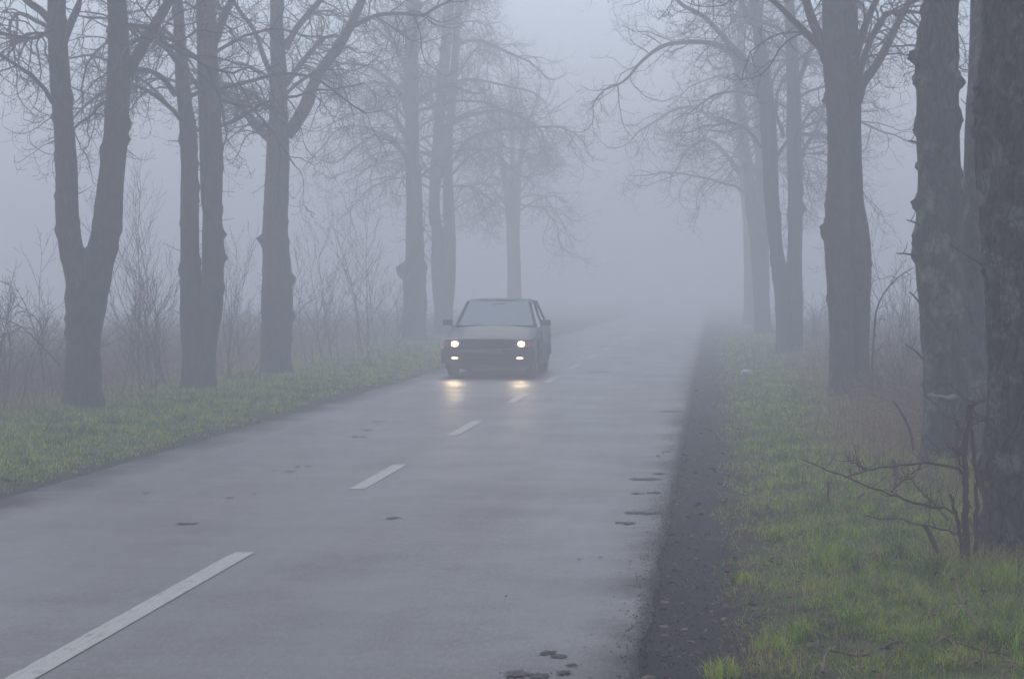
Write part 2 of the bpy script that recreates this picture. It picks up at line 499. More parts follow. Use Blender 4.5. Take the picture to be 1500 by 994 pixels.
def grow(T, rs, p, d, L, r, lvl, maxl, dens):
    nseg = (14, 9, 7, 5)[lvl]
    sides = (7, 4, 3, 3)[lvl]
    seg = L / nseg
    pts = [tuple(p)]; rad = [r]
    rtip = max(min(0.0028 * TH[0], r), r * 0.32)
    kids = []
    wob = (0.19, 0.25, 0.28, 0.25)[lvl]
    curl = rs.uniform(.5, .75)
    x, y, z = p; dx, dy, dz = d
    for i in range(nseg):
        t = (i + 1) / nseg
        if lvl == 0: g = -0.17 * min(1, t * 1.6) if t < 0.8 else 0.08
        elif lvl == 3: g = -0.06 if t < .3 else 0.24
        else: g = (-0.26 if t < curl else 0.42)
        dx += rs.gauss(0, wob); dy += rs.gauss(0, wob); dz += rs.gauss(0, wob * .7) + g * (5.0 / nseg if lvl else 1)
        n = math.sqrt(dx * dx + dy * dy + dz * dz); dx /= n; dy /= n; dz /= n
        x += dx * seg; y += dy * seg; z += dz * seg
        pts.append((x, y, z)); rad.append(r + (rtip - r) * t)
        if lvl < maxl and t > (0.22, .15, .15)[min(lvl, 2)]:
            kids.append((x, y, z, dx, dy, dz, r + (rtip - r) * t, t))
    T.add(pts, rad, sides)
    if lvl < maxl:
        want = (9, 6.6, 3.8)[lvl] * dens
        for k in kids:
            c = want / len(kids)
            m = int(c) + (1 if rs.random() < c - int(c) else 0)
            for _ in range(m):
                ang = rs.uniform(35, 75) * math.pi / 180
                dv = Vector(k[3:6])
                perp = dv.orthogonal(); perp.rotate(Matrix.Rotation(rs.uniform(0, 6.283), 3, dv)); perp.normalize()
                nd = dv * math.cos(ang) + perp * math.sin(ang)
                ll = L * (0.50, 0.50, 0.42)[lvl] * rs.uniform(.6, 1.2) * (1.15 - .45 * k[7])
                ll = max(0.10, ll)
                rr = min(k[6] * .62, (0.014, .0075, .0042)[lvl] * TH[0] * rs.uniform(.8, 1.2))
                grow(T, rs, k[0:3], tuple(nd), ll, max(0.0026, rr), lvl + 1, maxl, dens)


def trunk_rings(path, sides, dz, seed, ridge, lump, knobs):
    """path rows: x,y,z,r -> verts, quads"""
    Lh = np.linalg.norm(np.diff(path[:, :3], axis=0), axis=1).sum()
    n = max(6, int(Lh / dz))
    C = catmull([tuple(r) for r in path], n)
    V = np.zeros((n, sides, 3)); ang = np.arange(sides) * 2 * math.pi / sides
    T = np.gradient(C[:, :3], axis=0); T /= np.linalg.norm(T, axis=1, keepdims=True)
    for i in range(n):
        t = Vector(T[i]); u = t.cross(Vector((0, 1, 0))).normalized(); w = u.cross(t).normalized()
        c = Vector(C[i, :3]); r = C[i, 3]
        for j, a in enumerate(ang):
            ca, sa = math.cos(a), math.sin(a)
            z = c.z
            k = 1 + lump * noise.noise(Vector((ca * 1.3 + seed, sa * 1.3, z * 1.4))) + lump * .6 * noise.noise(Vector((ca * 2.5 + seed, sa * 2.5, z * 4)))
            if ridge:
                q = noise.noise(Vector((ca * r * 26, sa * r * 26 + seed, z * 8.0)))
                q2 = noise.noise(Vector((ca * r * 60, sa * r * 60 + seed, z * 16)))
                k += (ridge * ((1 - abs(q) * 2.2)) + ridge * .5 * q2) * 0.18 / max(r, .1)
            pos = c + (u * ca + w * sa) * (r * k)
            for (kp, ka, ks) in knobs:
                dd = (pos - kp).length
                if dd < ks * 2.5:
                    out = (pos - c).normalized()
                    e = ka * math.exp(-(dd / ks) ** 4) * (.75 + 1.1 * noise.noise(pos * 22) + .7 * noise.noise(pos * 50))
                    pos = pos + out * e
            V[i, j] = pos
    idx = np.arange(n * sides).reshape(n, sides)
    i0, i1 = idx[:-1], idx[1:]
    q = np.stack([i0, np.roll(i0, -1, 1), np.roll(i1, -1, 1), i1], -1).reshape(-1, 4)
    return V.reshape(-1, 3), q


def tree(base, stems, limbs, label, seed, Y=None, knobs=(), height=12.5, mat=None, sides=18, dz=0.10, ridge=0.0, lump=0.10, maxl=3, dens=1.0, nlimb=9, z0=3.6, name='roadside_tree', shoots=10, Lmax=3.4, group='bare trees lining the road', thick=1.0, spurs=(), scars=()):
    TH[0] = thick
    """base: pixel of the trunk's foot.  stems: lists of (px, py, width_px)"""
    g = on_ground(*base) if Y is None else Vector((at(base[0], base[1], Y).x, Y, 0))
    Y = g.y
    gz = gh(g.x, g.y)
    root = empty(name, (g.x, g.y, gz))
    tag(root, label, 'tree', group)
    rs = random.Random(seed)
    off = Vector((g.x, g.y, gz))
    kn = []
    for (px, py, amp, size, dy) in knobs:
        p = at(px, py, Y) + Vector((0, dy, 0))
        kn.append((p, amp * 1.5 * Y / F, size * 1.3 * Y / F))
    VV = []; QQ = []; nb = 0
    tops = []
    if sides >= 18:
        for st in stems:
            for _ in range(16):
                i = rs.randrange(len(st) - 1); f = rs.random()
                a_, b_ = st[i], st[i + 1]
                px = a_[0] + (b_[0] - a_[0]) * f; py = a_[1] + (b_[1] - a_[1]) * f; w_ = a_[2] + (b_[2] - a_[2]) * f
                s_ = rs.choice((-1, 1)); p = at(px + s_ * w_ * .5, py, Y) + Vector((0, rs.uniform(-.6, .4) * w_ * Y / F * .5, 0))
                kn.append((p, rs.uniform(.012, .03), rs.uniform(.03, .12)))
    for si, st in enumerate(stems):
        path = []
        for k, q in enumerate(st):
            px, py, w = q[:3]
            dy = q[3] if len(q) > 3 else 0
            p = at(px, py, Y)
            s = p.y / F * 0.5
            path.append([p.x, p.y + dy, p.z, w * s])
        if path[-1][2] > path[0][2]: pass
        if si == 0:                                     # foot goes into the ground with a flare
            b = path[0]
            path[0][3] *= 1.10; path.insert(0, [b[0], b[1], gz - 0.25, b[3] * 1.32])
        a = np.array(path[-1]); b = np.array(path[-2])
        d = (a - b)[:3] / np.linalg.norm((a - b)[:3])
        z = a[2]; cur = a.copy()
        H = height * (1 - 0.08 * si)
        while z < H:
            d = d * .8 + np.array([rs.gauss(0, .05), rs.gauss(0, .05), .35]); d /= np.linalg.norm(d)
            step = 0.9
            cur = cur.copy(); cur[:3] += d * step
            cur[3] = max(0.02, a[3] * (1 - 0.85 * (cur[2] - a[2]) / max(.5, (H - a[2]))))
            z = cur[2]; path.append(list(cur))
        path = np.array(path)
        vis_top = a[2] + 0.6
        lo = path[path[:, 2] <= vis_top + 0.9]; 
        V1, q1 = trunk_rings(path, sides, dz, seed * 1.7 + si * 9, ridge, lump, kn)
        VV.append(V1); QQ.append(q1 + nb); nb += len(V1)
        tops.append(path)
    T = Tubes()
    V1 = []
    # the big limbs read from the photograph
    for lb in limbs:
        path = []
        for k, q in enumerate(lb):
            px, py, w = q[:3]
            dy = q[3] if len(q) > 3 else 0
            p = at(px, py, Y)
            p = CAM + (p - CAM) * ((Y + dy) / Y)
            path.append([p.x, p.y, p.z, w * p.y / F * 0.5])
        if path[-1][2] > 1.58 + 400 / F * Y and path[-1][3] > 0.02:   # runs out of the frame: let it go on
            a, b = np.array(path[-1]), np.array(path[-2])
            d = (a - b)[:3]; d /= np.linalg.norm(d)
            for k in range(3):
                d = d + np.array([rs.gauss(0, .12), rs.gauss(0, .12), .25]); d /= np.linalg.norm(d)
                a = a.copy(); a[:3] += d * .7; a[3] *= .72; path.append(list(a))
        path = np.array(path)
        v, q = trunk_rings(path, max(8, sides // 2), max(.06, dz * .8), seed + len(path), 0, lump * 1.4, [])
        VV.append(v); QQ.append(q + nb); nb += len(v)
        C = catmull([tuple(r) for r in path], 14)
        for i in range(2, 14):
            for _ in range(1 if dens < .8 else 2):
                if rs.random() < .75:
                    d = Vector((C[i] - C[i - 1])[:3]).normalized()
                    perp = d.orthogonal(); perp.rotate(Matrix.Rotation(rs.uniform(0, 6.28), 3, d))
                    nd = (d * .6 + perp.normalized() * .9 + Vector((0, 0, .1))).normalized()
                    grow(T, rs, tuple(C[i, :3]), tuple(nd), Lmax * .42 * rs.uniform(.5, 1.1), min(C[i, 3] * .6, .016), 1, maxl, dens)
        # end of the limb itself continues as a branch
        d = Vector((C[-1] - C[-2])[:3]).normalized()
        grow(T, rs, tuple(C[-1, :3]), tuple(d), Lmax * .35, C[-1, 3], 1, maxl, dens)
    # procedural limbs
    for si, path in enumerate(tops):
        zz = path[:, 2]
        az = rs.uniform(0, 6.28)
        for k in range(nlimb):
            f = (k + rs.random() * .6) / nlimb
            z = z0 + (height * .93 - z0) * f ** 1.25
            p = np.array([np.interp(z, zz, path[:, c]) for c in range(4)])
            az += 2.4 + rs.uniform(-.4, .4)
            el = R(rs.uniform(20, 55))
            d = (math.cos(az) * math.cos(el), math.sin(az) * math.cos(el), math.sin(el))
            L = Lmax * rs.uniform(.7, 1.1) * (1 - .5 * f)
            grow(T, rs, tuple(p[:3]), d, L, min(p[3] * .5, .014 + .008 * L), 0, maxl, dens)
        # short shoots low on the stem
        for k in range(shoots):
            z = rs.uniform(.5, z0 + .8)
            p = np.array([np.interp(z, zz, path[:, c]) for c in range(4)])
            a2 = rs.uniform(0, 6.28)
            d = (math.cos(a2), math.sin(a2), rs.uniform(-.2, .5))
            st = p[:3] + np.array(d) * p[3] * .9
            T.add([tuple(st), tuple(st + np.array(d) * .06), tuple(st + np.array(d) * rs.uniform(.08, .3) + np.array((0, 0, .03)))], [.007, .005, .003], 4)
    for P in spurs:
        C = catmull([tuple(at(a, b, Y - .1)) for a, b in P], 8)
        T.add([tuple(c) for c in C], list(np.linspace(.011, .005, 8) * Y / 19), 5)
        T.add([tuple(C[5]), tuple(C[5] + np.array((.03, 0, .05))), tuple(C[5] + np.array((.04, .02, .10)))], [.004, .003, .002], 4)
    V = np.concatenate(VV) - np.array(off)
    Q = np.concatenate(QQ)
    fast_mesh('trunk', V, Q, None, mat or M_BARK, root)
    if scars:
        bvh = BVHTree.FromPolygons([tuple(v) for v in V], [tuple(int(i) for i in q) for q in Q])
        for (px, py, rx, ry, kind) in scars:
            nu, nv_ = 26, 12
            SV = []; ok = True
            prof = {'ring': lambda r: .022 * math.exp(-((r - .72) / .17) ** 2) - .006 * (r < .5) + .004, 'knot': lambda r: .020 * (1 - r * r) + .002, 'hole': lambda r: .004 * (1 - r)}[kind]
            for j in range(nv_ + 1):
                r = j / nv_
                for i in range(nu):
                    a = 2 * math.pi * i / nu
                    wob = 1 + .55 * noise.noise(Vector((math.cos(a) * 1.6 + px, math.sin(a) * 1.6, 0)))
                    X = px + rx * r * wob * math.cos(a); Z = py - ry * r * wob * math.sin(a)
                    d = ray(X, Z).normalized()
                    h = bvh.ray_cast(CAM - off, d)
                    if h[0] is None: ok = False; break
                    up = prof(r) if r < 1 else -.012
                    if kind == 'ring': up *= .45 + .75 * (math.sin(a) < 0) * abs(math.sin(a)) + .2
                    n_ = noise.noise(Vector((X * .25, Z * .25, 1.0))) * .006
                    SV.append(tuple(h[0] - d * (up + n_)))
                if not ok: break
            if not ok: continue
            SF = [(j * nu + i, (j + 1) * nu + i, (j + 1) * nu + (i + 1) % nu, j * nu + (i + 1) % nu) for j in range(nv_) for i in range(nu)]
            if kind == 'ring':
                lip = lambda f: 14 <= f[0] % nu <= 23 and f[0] >= nu * 7
                so = mesh('scar', SV, [f for f in SF if f[0] >= nu * 6 and not lip(f)], M_BARK_SCAR, root)
                mesh('healed_lip', SV, [f for f in SF if lip(f)], M_WOUND, so)
                mesh('rotten_core', SV, [f for f in SF if f[0] < nu * 6], M_WOUND_DARK, so)
            else:
                mesh('knot' if kind == 'knot' else 'bark_hollow', SV, SF, M_KNOT if kind == 'knot' else M_WOUND_DARK, root)
    T.build('crown', M_TWIG, root, off)
    return root, Y


G_L = 'bare trees lining the road'
# --- left row, near to far
tree((122, 597), [
    [(122, 597, 66), (121, 575, 60), (122, 545, 58), (121, 510, 53), (124, 470, 56), (127, 430, 64), (120, 400, 52), (105, 365, 38), (99, 320, 35), (97, 250, 33), (95, 200, 31), (87, 100, 29), (83, 0, 26)],
    [(124, 480, 46), (130, 430, 56), (138, 400, 52), (149, 365, 44), (158, 320, 42), (163, 260, 38), (169, 200, 36), (174, 100, 34), (171, 0, 28)]],
    [[(180, 118, 18), (205, 75, 16), (228, 35, 15), (249, 0, 14), (262, -30, 12)],
     [(80, 40, 12), (62, 18, 11), (40, 2, 10), (20, -20, 9)],
     [(78, 42, 6, -.3), (50, 56, 5, -.8), (10, 50, 4, -1.1)],
     [(98, 40, 7), (112, 10, 6), (125, -20, 5)]],
    'leafless tree at the far left, forking into a wide V', 11, knobs=[(93, 487, 4, 5, 0), (189, 180, 6, 7, 0), (190, 205, 4, 5, 0), (84, 340, 3, 6, 0)],
    sides=28, dz=.07, dens=.82, nlimb=11, z0=3.9, Lmax=3.3, shoots=8)
tree((291, 572), [
    [(284, 572, 40), (284, 540, 36), (282, 500, 35), (281, 450, 36), (280, 400, 33), (278, 370, 30), (278, 300, 27), (276, 200, 26), (270, 150, 22), (266, 100, 20), (261, 0, 14)],
    [(300, 572, 38), (301, 540, 32), (302, 500, 34), (308, 450, 36), (311, 400, 33), (312, 370, 33), (311, 300, 29), (312, 200, 28), (309, 100, 22), (308, 0, 17)],
    [(288, 300, 10, .5), (284, 150, 14, .6), (281, 60, 13, .6), (280, 0, 12, .6)]],
    [[(316, 60, 12), (330, 20, 12), (345, -10, 11)], [(258, 90, 9), (240, 60, 8), (228, 45, 6), (205, 40, 4)],
     [(258, 140, 9), (235, 112, 8), (205, 102, 6), (185, 118, 3)]],
    'leafless tree second from the left, two straight stems fused at the foot', 12, knobs=[(327, 343, 4, 5, 0), (326, 380, 3, 4, 0), (262, 393, 3, 6, 0), (297, 175, 3, 5, 0), (326, 215, 3, 5, 0)],
    sides=24, dz=.07, dens=.82, nlimb=9, z0=3.8, Lmax=3.2, shoots=12)
tree((404, 548), [
    [(404, 548, 50), (404, 530, 47), (404, 500, 45), (406, 460, 46), (406, 410, 44), (404, 370, 38), (403, 350, 38), (404, 300, 36), (406, 240, 35), (407, 200, 33), (408, 170, 28), (408, 100, 24), (406, 50, 20), (405, 0, 18)]],
    [[(420, 198, 20), (432, 182, 19), (446, 158, 20), (462, 118, 17), (478, 92, 16), (496, 68, 15), (512, 40, 13), (530, 0, 12), (540, -30, 10)],
     [(396, 205, 14), (383, 192, 14), (362, 168, 12), (335, 140, 11), (318, 128, 9)],
     [(398, 160, 9), (380, 145, 8), (350, 128, 7), (325, 122, 6)],
     [(418, 125, 10), (432, 105, 9), (450, 82, 8), (470, 60, 6)],
     [(418, 72, 11), (432, 45, 10), (452, 20, 9), (470, 0, 8), (485, -20, 7)],
     [(397, 110, 9), (385, 80, 8), (372, 45, 7), (350, 15, 6), (335, -10, 5)],
     [(514, 40, 9, 0), (530, 32, 7, -.3), (555, 22, 6, -.7), (590, 20, 5, -1.1), (620, 22, 4.5, -1.4), (640, 10, 4, -1.6), (652, 5, 3, -1.7)]],
    'leafless tree third from the left, single thick stem', 13, knobs=[(382, 352, 5, 5, 0), (428, 408, 3, 6, 0), (428, 462, 4, 4, 0), (380, 304, 4, 5, 0), (421, 325, 4, 4, 0), (446, 150, 3, 6, 0)],
    sides=24, dz=.08, dens=.82, nlimb=10, z0=4.3, Lmax=3.6, shoots=12)
tree((607, 501), [
    [(607, 501, 38), (607, 480, 35), (608, 440, 35), (608, 400, 34), (608, 380, 29), (607, 300, 24), (604, 200, 21), (603, 100, 21), (605, 0, 19)]],
    [[(596, 165, 9), (588, 140, 8), (570, 118, 7), (545, 100, 5), (520, 92, 4)], [(598, 110, 8), (585, 80, 8), (570, 50, 6), (558, 25, 5)],
     [(597, 240, 7), (585, 215, 6), (560, 195, 5), (528, 210, 3)], [(612, 150, 7), (630, 135, 6), (648, 128, 5)], [(596, 200, 8), (575, 172, 6), (548, 160, 5), (512, 170, 3)]],
    'pale tree in fog left of the car with a burr on its trunk', 14, knobs=[(590, 397, 7, 7, 0), (624, 395, 3, 4, 0)], sides=14, dz=.2, nlimb=17, z0=4.4, Lmax=4.6, dens=1.0, shoots=6, height=13.5, thick=1.4)
tree((650, 492), [
    [(650, 492, 28), (650, 450, 28), (648, 420, 30), (642, 385, 22), (641, 340, 17), (636, 310, 17), (640, 220, 15), (646, 150, 16), (652, 80, 16), (658, 0, 15)],
    [(652, 450, 24), (655, 410, 24), (658, 370, 20), (658, 330, 18), (656, 250, 15), (657, 200, 13), (662, 150, 12), (668, 60, 11), (672, 0, 10)],
    [(628, 330, 8, 1), (632, 290, 12, 1), (637, 260, 10, 1), (641, 200, 8, 1)]],
    [[(652, 190, 6), (670, 176, 6), (700, 166, 5.5), (737, 163, 5), (770, 175, 4), (792, 190, 3), (795, 200, 2)], [(664, 70, 6), (685, 60, 5), (705, 60, 5), (740, 75, 4), (775, 90, 3)],
     [(666, 235, 7), (685, 205, 6), (720, 192, 5), (760, 188, 4), (820, 186, 3), (840, 195, 2)], [(662, 125, 6), (685, 117, 5), (715, 120, 4), (760, 130, 3)],
     [(655, 40, 7), (680, 10, 6), (690, -10, 5)]],
    'pale twin-stemmed tree in fog directly behind the car', 15, sides=14, dz=.2, nlimb=15, z0=4.8, Lmax=4.8, dens=1.0, shoots=4, height=13.5, thick=1.5)
tree((754, 478), [[(754, 478, 22), (754, 440, 21), (753, 390, 20), (751, 345, 18), (744, 290, 12), (732, 220, 8), (722, 165, 4)],
     [(753, 370, 15), (756, 320, 12), (760, 250, 9), (772, 185, 5), (786, 150, 3)], [(752, 360, 12), (748, 300, 9), (751, 220, 7), (746, 140, 4)]], [],
     'faint tree trunk in fog above the roof of the car', 16, sides=12, dz=.3, nlimb=10, z0=4.6, Lmax=4.6, dens=1.1, maxl=3, shoots=0, height=10.2, thick=1.5)
# --- right row, near to far
tree((1515, 815), [[(1516, 815, 150), (1514, 780, 142), (1513, 740, 138), (1512, 700, 140), (1514, 640, 132), (1517, 560, 128), (1517, 480, 132), (1512, 400, 132), (1509, 340, 136), (1508, 270, 138), (1505, 200, 140), (1508, 100, 136), (1510, 0, 132)]],
     [], 'nearest dark tree, cut by the right edge, with deeply cracked bark', 21,
     knobs=[(1438, 192, 6, 10, 0), (1452, 390, 5, 22, -.1), (1440, 160, 4, 8, 0), (1446, 230, -5, 14, 0), (1448, 690, 4, 20, 0)], mat=M_BARK_NEAR, sides=150, dz=.022, ridge=.09, lump=.08, nlimb=7, z0=5.5, height=12, Lmax=3.4, shoots=6, scars=[(1442, 192, 6, 9, 'knot'), (1458, 400, 8, 17, 'knot')])
tree((1395, 688), [
    [(1384, 690, 84), (1386, 660, 76), (1388, 600, 72), (1388, 540, 70), (1384, 470, 68), (1378, 410, 66), (1375, 370, 66), (1377, 300, 66), (1376, 240, 62), (1374, 190, 60), (1373, 120, 58), (1374, 60, 56), (1378, 0, 50)],
    [(1425, 690, 60, .15), (1424, 600, 56, .15), (1424, 520, 54, .15), (1428, 440, 50, .2), (1436, 380, 46, .25), (1440, 300, 46, .3), (1442, 220, 46, .3), (1446, 120, 44, .3), (1450, 0, 42, .3)]],
     [], 'second dark tree from the right edge, twin stems, round pale trunk scar', 22,
     knobs=[(1338, 85, 8, 12, 0), (1340, 115, 5, 9, 0), (1408, 122, 10, 5, 0), (1404, 118, 3, 10, 0), (1342, 242, 5, 5, 0), (1342, 300, 4, 5, 0), (1340, 358, 4, 6, 0), (1338, 374, 6, 7, 0), (1344, 185, 3, 10, 0), (1352, 562, 3, 5, 0), (1410, 260, 3, 10, 0)],
     mat=M_BARK_SCAR, sides=96, dz=.03, ridge=.022, lump=.09, nlimb=8, z0=5.4, height=12, Lmax=3.0, shoots=14, scars=[(1383, 572, 24, 16, 'ring'), (1380, 443, 11, 12, 'knot'), (1380, 490, 9, 9, 'hole'), (1386, 516, 7, 6, 'hole')], spurs=[[(1352, 449), (1342, 437), (1332, 427)], [(1353, 526), (1340, 513), (1326, 505)], [(1346, 376), (1330, 372), (1313, 371)], [(1348, 330), (1338, 325), (1328, 322)], [(1346, 210), (1337, 207), (1330, 206)]])
tree((1243, 588), [
    [(1230.5, 590, 40), (1231.5, 560, 36), (1232.5, 500, 35), (1231.5, 440, 36), (1229.5, 400, 36), (1225.5, 360, 34), (1226.5, 320, 34), (1228.5, 260, 33), (1228.5, 200, 33), (1225.5, 140, 33), (1222.5, 80, 33), (1219.5, 0, 31)],
    [(1259.5, 590, 36, .22), (1259.5, 560, 34, .22), (1257.5, 500, 34, .22), (1258.5, 440, 36, .22), (1260.5, 400, 36, .22), (1258.5, 340, 33, .22), (1251.5, 290, 29, .22), (1248.5, 200, 29, .22), (1246.5, 120, 31, .22), (1242.5, 60, 31, .22), (1240.5, 0, 33, .22)]],
    [[(1210, 92, 13), (1202, 70, 13), (1182, 50, 11), (1160, 28, 9), (1140, 8, 8), (1120, -10, 7)], [(1208, 66, 14), (1194, 40, 14), (1184, 12, 13), (1176, -20, 11)],
     [(1256, 150, 14), (1264, 122, 14), (1283, 97, 12), (1302, 62, 11), (1312, 40, 10), (1328, 10, 9), (1340, -15, 7)],
     [(1256, 125, 10), (1262, 96, 10), (1274, 62, 9), (1290, 32, 9), (1303, 19, 8), (1343, 18, 5), (1360, 24, 3)],
     [(1254, 84, 11), (1262, 55, 11), (1272, 25, 10), (1284, 0, 9), (1290, -20, 8)]],
    'dark grey tree third from the right edge, fused double trunk with burrs', 23,
    knobs=[(1203, 146, 6, 7, 0), (1203, 336, 8, 6, 0), (1205, 345, 4, 5, 0), (1276, 385, 6, 11, 0), (1272, 340, 4, 5, 0), (1214, 440, 2, 6, 0), (1268, 300, 2, 6, 0)], sides=36, dz=.05, ridge=.012, lump=.08, nlimb=9, z0=5.6, Lmax=3.3, shoots=12)
tree((1157, 521), [
    [(1150, 521, 28), (1150, 480, 26), (1148, 440, 26), (1144, 410, 24), (1138, 370, 21), (1131, 300, 21), (1128, 240, 22), (1126, 190, 23), (1120, 110, 20), (1110, 40, 16), (1106, 0, 14)],
    [(1164, 521, 26), (1163, 480, 27), (1163, 440, 26), (1164, 380, 22), (1165, 300, 21), (1164, 220, 22), (1162, 120, 20), (1158, 40, 16), (1156, 0, 14)]],
    [[(1112, 130, 11), (1100, 108, 10), (1083, 88, 10), (1060, 70, 9), (1040, 63, 8), (1003, 62, 7), (970, 68, 6), (940, 90, 5), (915, 118, 3.5), (885, 132, 2.5)],
     [(1112, 110, 10), (1090, 88, 9), (1060, 55, 8), (1030, 24, 7), (1000, 8, 6), (985, -8, 5)],
     [(1120, 60, 9), (1100, 30, 8), (1085, 0, 7)], [(1148, 200, 6), (1135, 160, 5), (1130, 130, 4)],
     [(1168, 240, 7), (1180, 215, 6), (1195, 190, 4), (1205, 165, 3)], [(1170, 120, 8), (1185, 80, 7), (1195, 50, 5)]],
    'foggy tree on the right verge with two parallel stems and long limb', 24, knobs=[(1175, 305, 3, 5, 0), (1112, 90, 2, 6, 0)], sides=20, dz=.12, nlimb=14, z0=4.3, Lmax=4.4, shoots=8, height=13, thick=1.25)
tree((1117, 492), [[(1118, 492, 26), (1117, 460, 24), (1114, 410, 23), (1108, 360, 18), (1100, 300, 17), (1095, 240, 16), (1089, 200, 15), (1084, 120, 12), (1086, 0, 9)],
    [(1120, 420, 16), (1119, 360, 14), (1114, 300, 13), (1112, 200, 12), (1110, 80, 10)]],
    [[(1088, 205, 10), (1078, 184, 9), (1060, 180, 7), (1040, 172, 6), (1020, 158, 5), (990, 160, 4), (965, 175, 3), (940, 190, 2.5)], [(1084, 255, 7), (1062, 225, 6), (1035, 205, 5), (1005, 220, 3)]],
    'pale tree in fog leaning over the road, left of the two parallel stems', 25, sides=14, dz=.2, nlimb=15, z0=4.6, Lmax=4.8, dens=1.0, shoots=4, height=13, thick=1.5)
tree((1099, 476), [[(1099, 476, 20), (1099, 430, 18), (1095, 330, 14), (1088, 250, 12), (1079, 150, 9), (1076, 60, 7), (1070, 0, 5)]], [],
     'very faint tree trunk in fog beyond the leaning tree on the right verge', 26, sides=12, dz=.3, nlimb=12, z0=5.0, Lmax=4.8, dens=.8, maxl=2, shoots=0, height=13)

# ------------------------------------------------------------------ grass
nr = np.random.default_rng(7)
ghv = np.vectorize(gh)


def blades(x, y, h, w, col, lean=0.7, rs=nr, curve=0.5, z=None):
    """one tapering two-segment blade per entry"""
    n = len(x)
    z = ghv(x, y) - 0.004 if z is None else z
    a = rs.uniform(0, 2 * np.pi, n)
    b = rs.uniform(0, 2 * np.pi, n)                    # facing
    l = np.abs(rs.normal(0, lean, n))
    l = np.minimum(l, 1.5)
    d = np.stack([np.cos(a), np.sin(a), np.zeros(n)], 1)
    s = np.stack([np.cos(b), np.sin(b), np.zeros(n)], 1) * (w / 2)[:, None]
    p0 = np.stack([x, y, z], 1)
    up = np.array([0, 0, 1.0])
    c1, s1 = np.cos(l * .6)[:, None], np.sin(l * .6)[:, None]
    p1 = p0 + (up * c1 + d * s1) * (h * .55)[:, None]
    l2 = np.minimum(l * 1.0 + curve, 1.9)
    p2 = p1 + (up * np.cos(l2)[:, None] + d * np.sin(l2)[:, None]) * (h * .5)[:, None]
    V = np.stack([p0 - s, p0 + s, p1 - s * .8, p1 + s * .8, p2], 1).reshape(-1, 3)
    i = np.arange(n) * 5
    Q = np.stack([i, i + 1, i + 3, i + 2], 1)
    T = np.stack([i + 2, i + 3, i + 4], 1)
    C = np.repeat(col, 5, axis=0).reshape(n, 5, 3).copy()
    C[:, :2] *= 0.8                                    # foot of each blade darker than the rest
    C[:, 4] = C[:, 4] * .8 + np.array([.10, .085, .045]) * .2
    return V, Q, T, C.reshape(-1, 3)


def npnoise(x, y, s, seed):
    return np.array([noise.noise(Vector((a * s + seed, b * s, seed * .7))) for a, b in zip(x, y)])


def grass_cols(x, y, straw):
    n = len(x)
    k = nr.random(n)[:, None]
    g1 = np.array([0.15, 0.27, 0.015]); g2 = np.array([0.40, 0.50, 0.04]); g3 = np.array([0.09, 0.22, 0.045])
    st = np.array([0.48, 0.36, 0.16])
    c = g1 * (1 - k) + g2 * k
    big = npnoise(x, y, 0.8, 4.0)[:, None]; sm = npnoise(x, y, 3.0, 9.0)[:, None]
    tuft = npnoise(x, y, 11.0, 2.0)[:, None]
    c = c * np.clip(1 + .7 * big + 1.0 * sm + 1.5 * tuft, .16, 2.4) * 1.12
    cool = (nr.random(n) < .22)[:, None]
    c = np.where(cool, g3 * (1 + .4 * sm), c)
    dry = (nr.random(n)[:, None] < np.clip(straw + .45 * sm + .3 * big, .02, .95)[:, ])
    c = np.where(dry, st * (.5 + .8 * nr.random(n)[:, None]), c)
    return np.clip(c, .008, .62)


def sow(name, label, zones):
    VV, QQ, TT, CC = [], [], [], []; nb = 0
    for (x, y, h, w, straw, lean) in zones:
        c = grass_cols(x, y, straw)
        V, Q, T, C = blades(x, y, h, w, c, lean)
        VV.append(V); QQ.append(Q + nb); TT.append(T + nb); CC.append(C); nb += len(V)
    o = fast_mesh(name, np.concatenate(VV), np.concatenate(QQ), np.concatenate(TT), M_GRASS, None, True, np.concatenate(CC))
    tag(o, label, 'grass', kind='stuff')


def scatter(x0, x1, y0, y1, dens, side, edge, feather):
    n = int((x1 - x0) * (y1 - y0) * dens)
    x = nr.uniform(x0, x1, n); y = nr.uniform(y0, y1, n)
    # clump towards tuft centres
    m = max(4, n // 14)
    cx = nr.uniform(x0, x1, m); cy = nr.uniform(y0, y1, m)
    k = nr.integers(0, m, n); use = nr.random(n) < .6
    x = np.where(use, cx[k] + nr.normal(0, .03, n), x); y = np.where(use, cy[k] + nr.normal(0, .03, n), y)
    t = (x - XR) if side > 0 else (XL - x)
    nz = npnoise(x, y, 2.2, 3.0)
    keep = nr.random(n) < np.clip((t - edge + .13 * nz) / feather, 0, 1) * np.clip(.85 + 1.1 * nz, .18, 1)
    return x[keep], y[keep], nz[keep], t[keep]


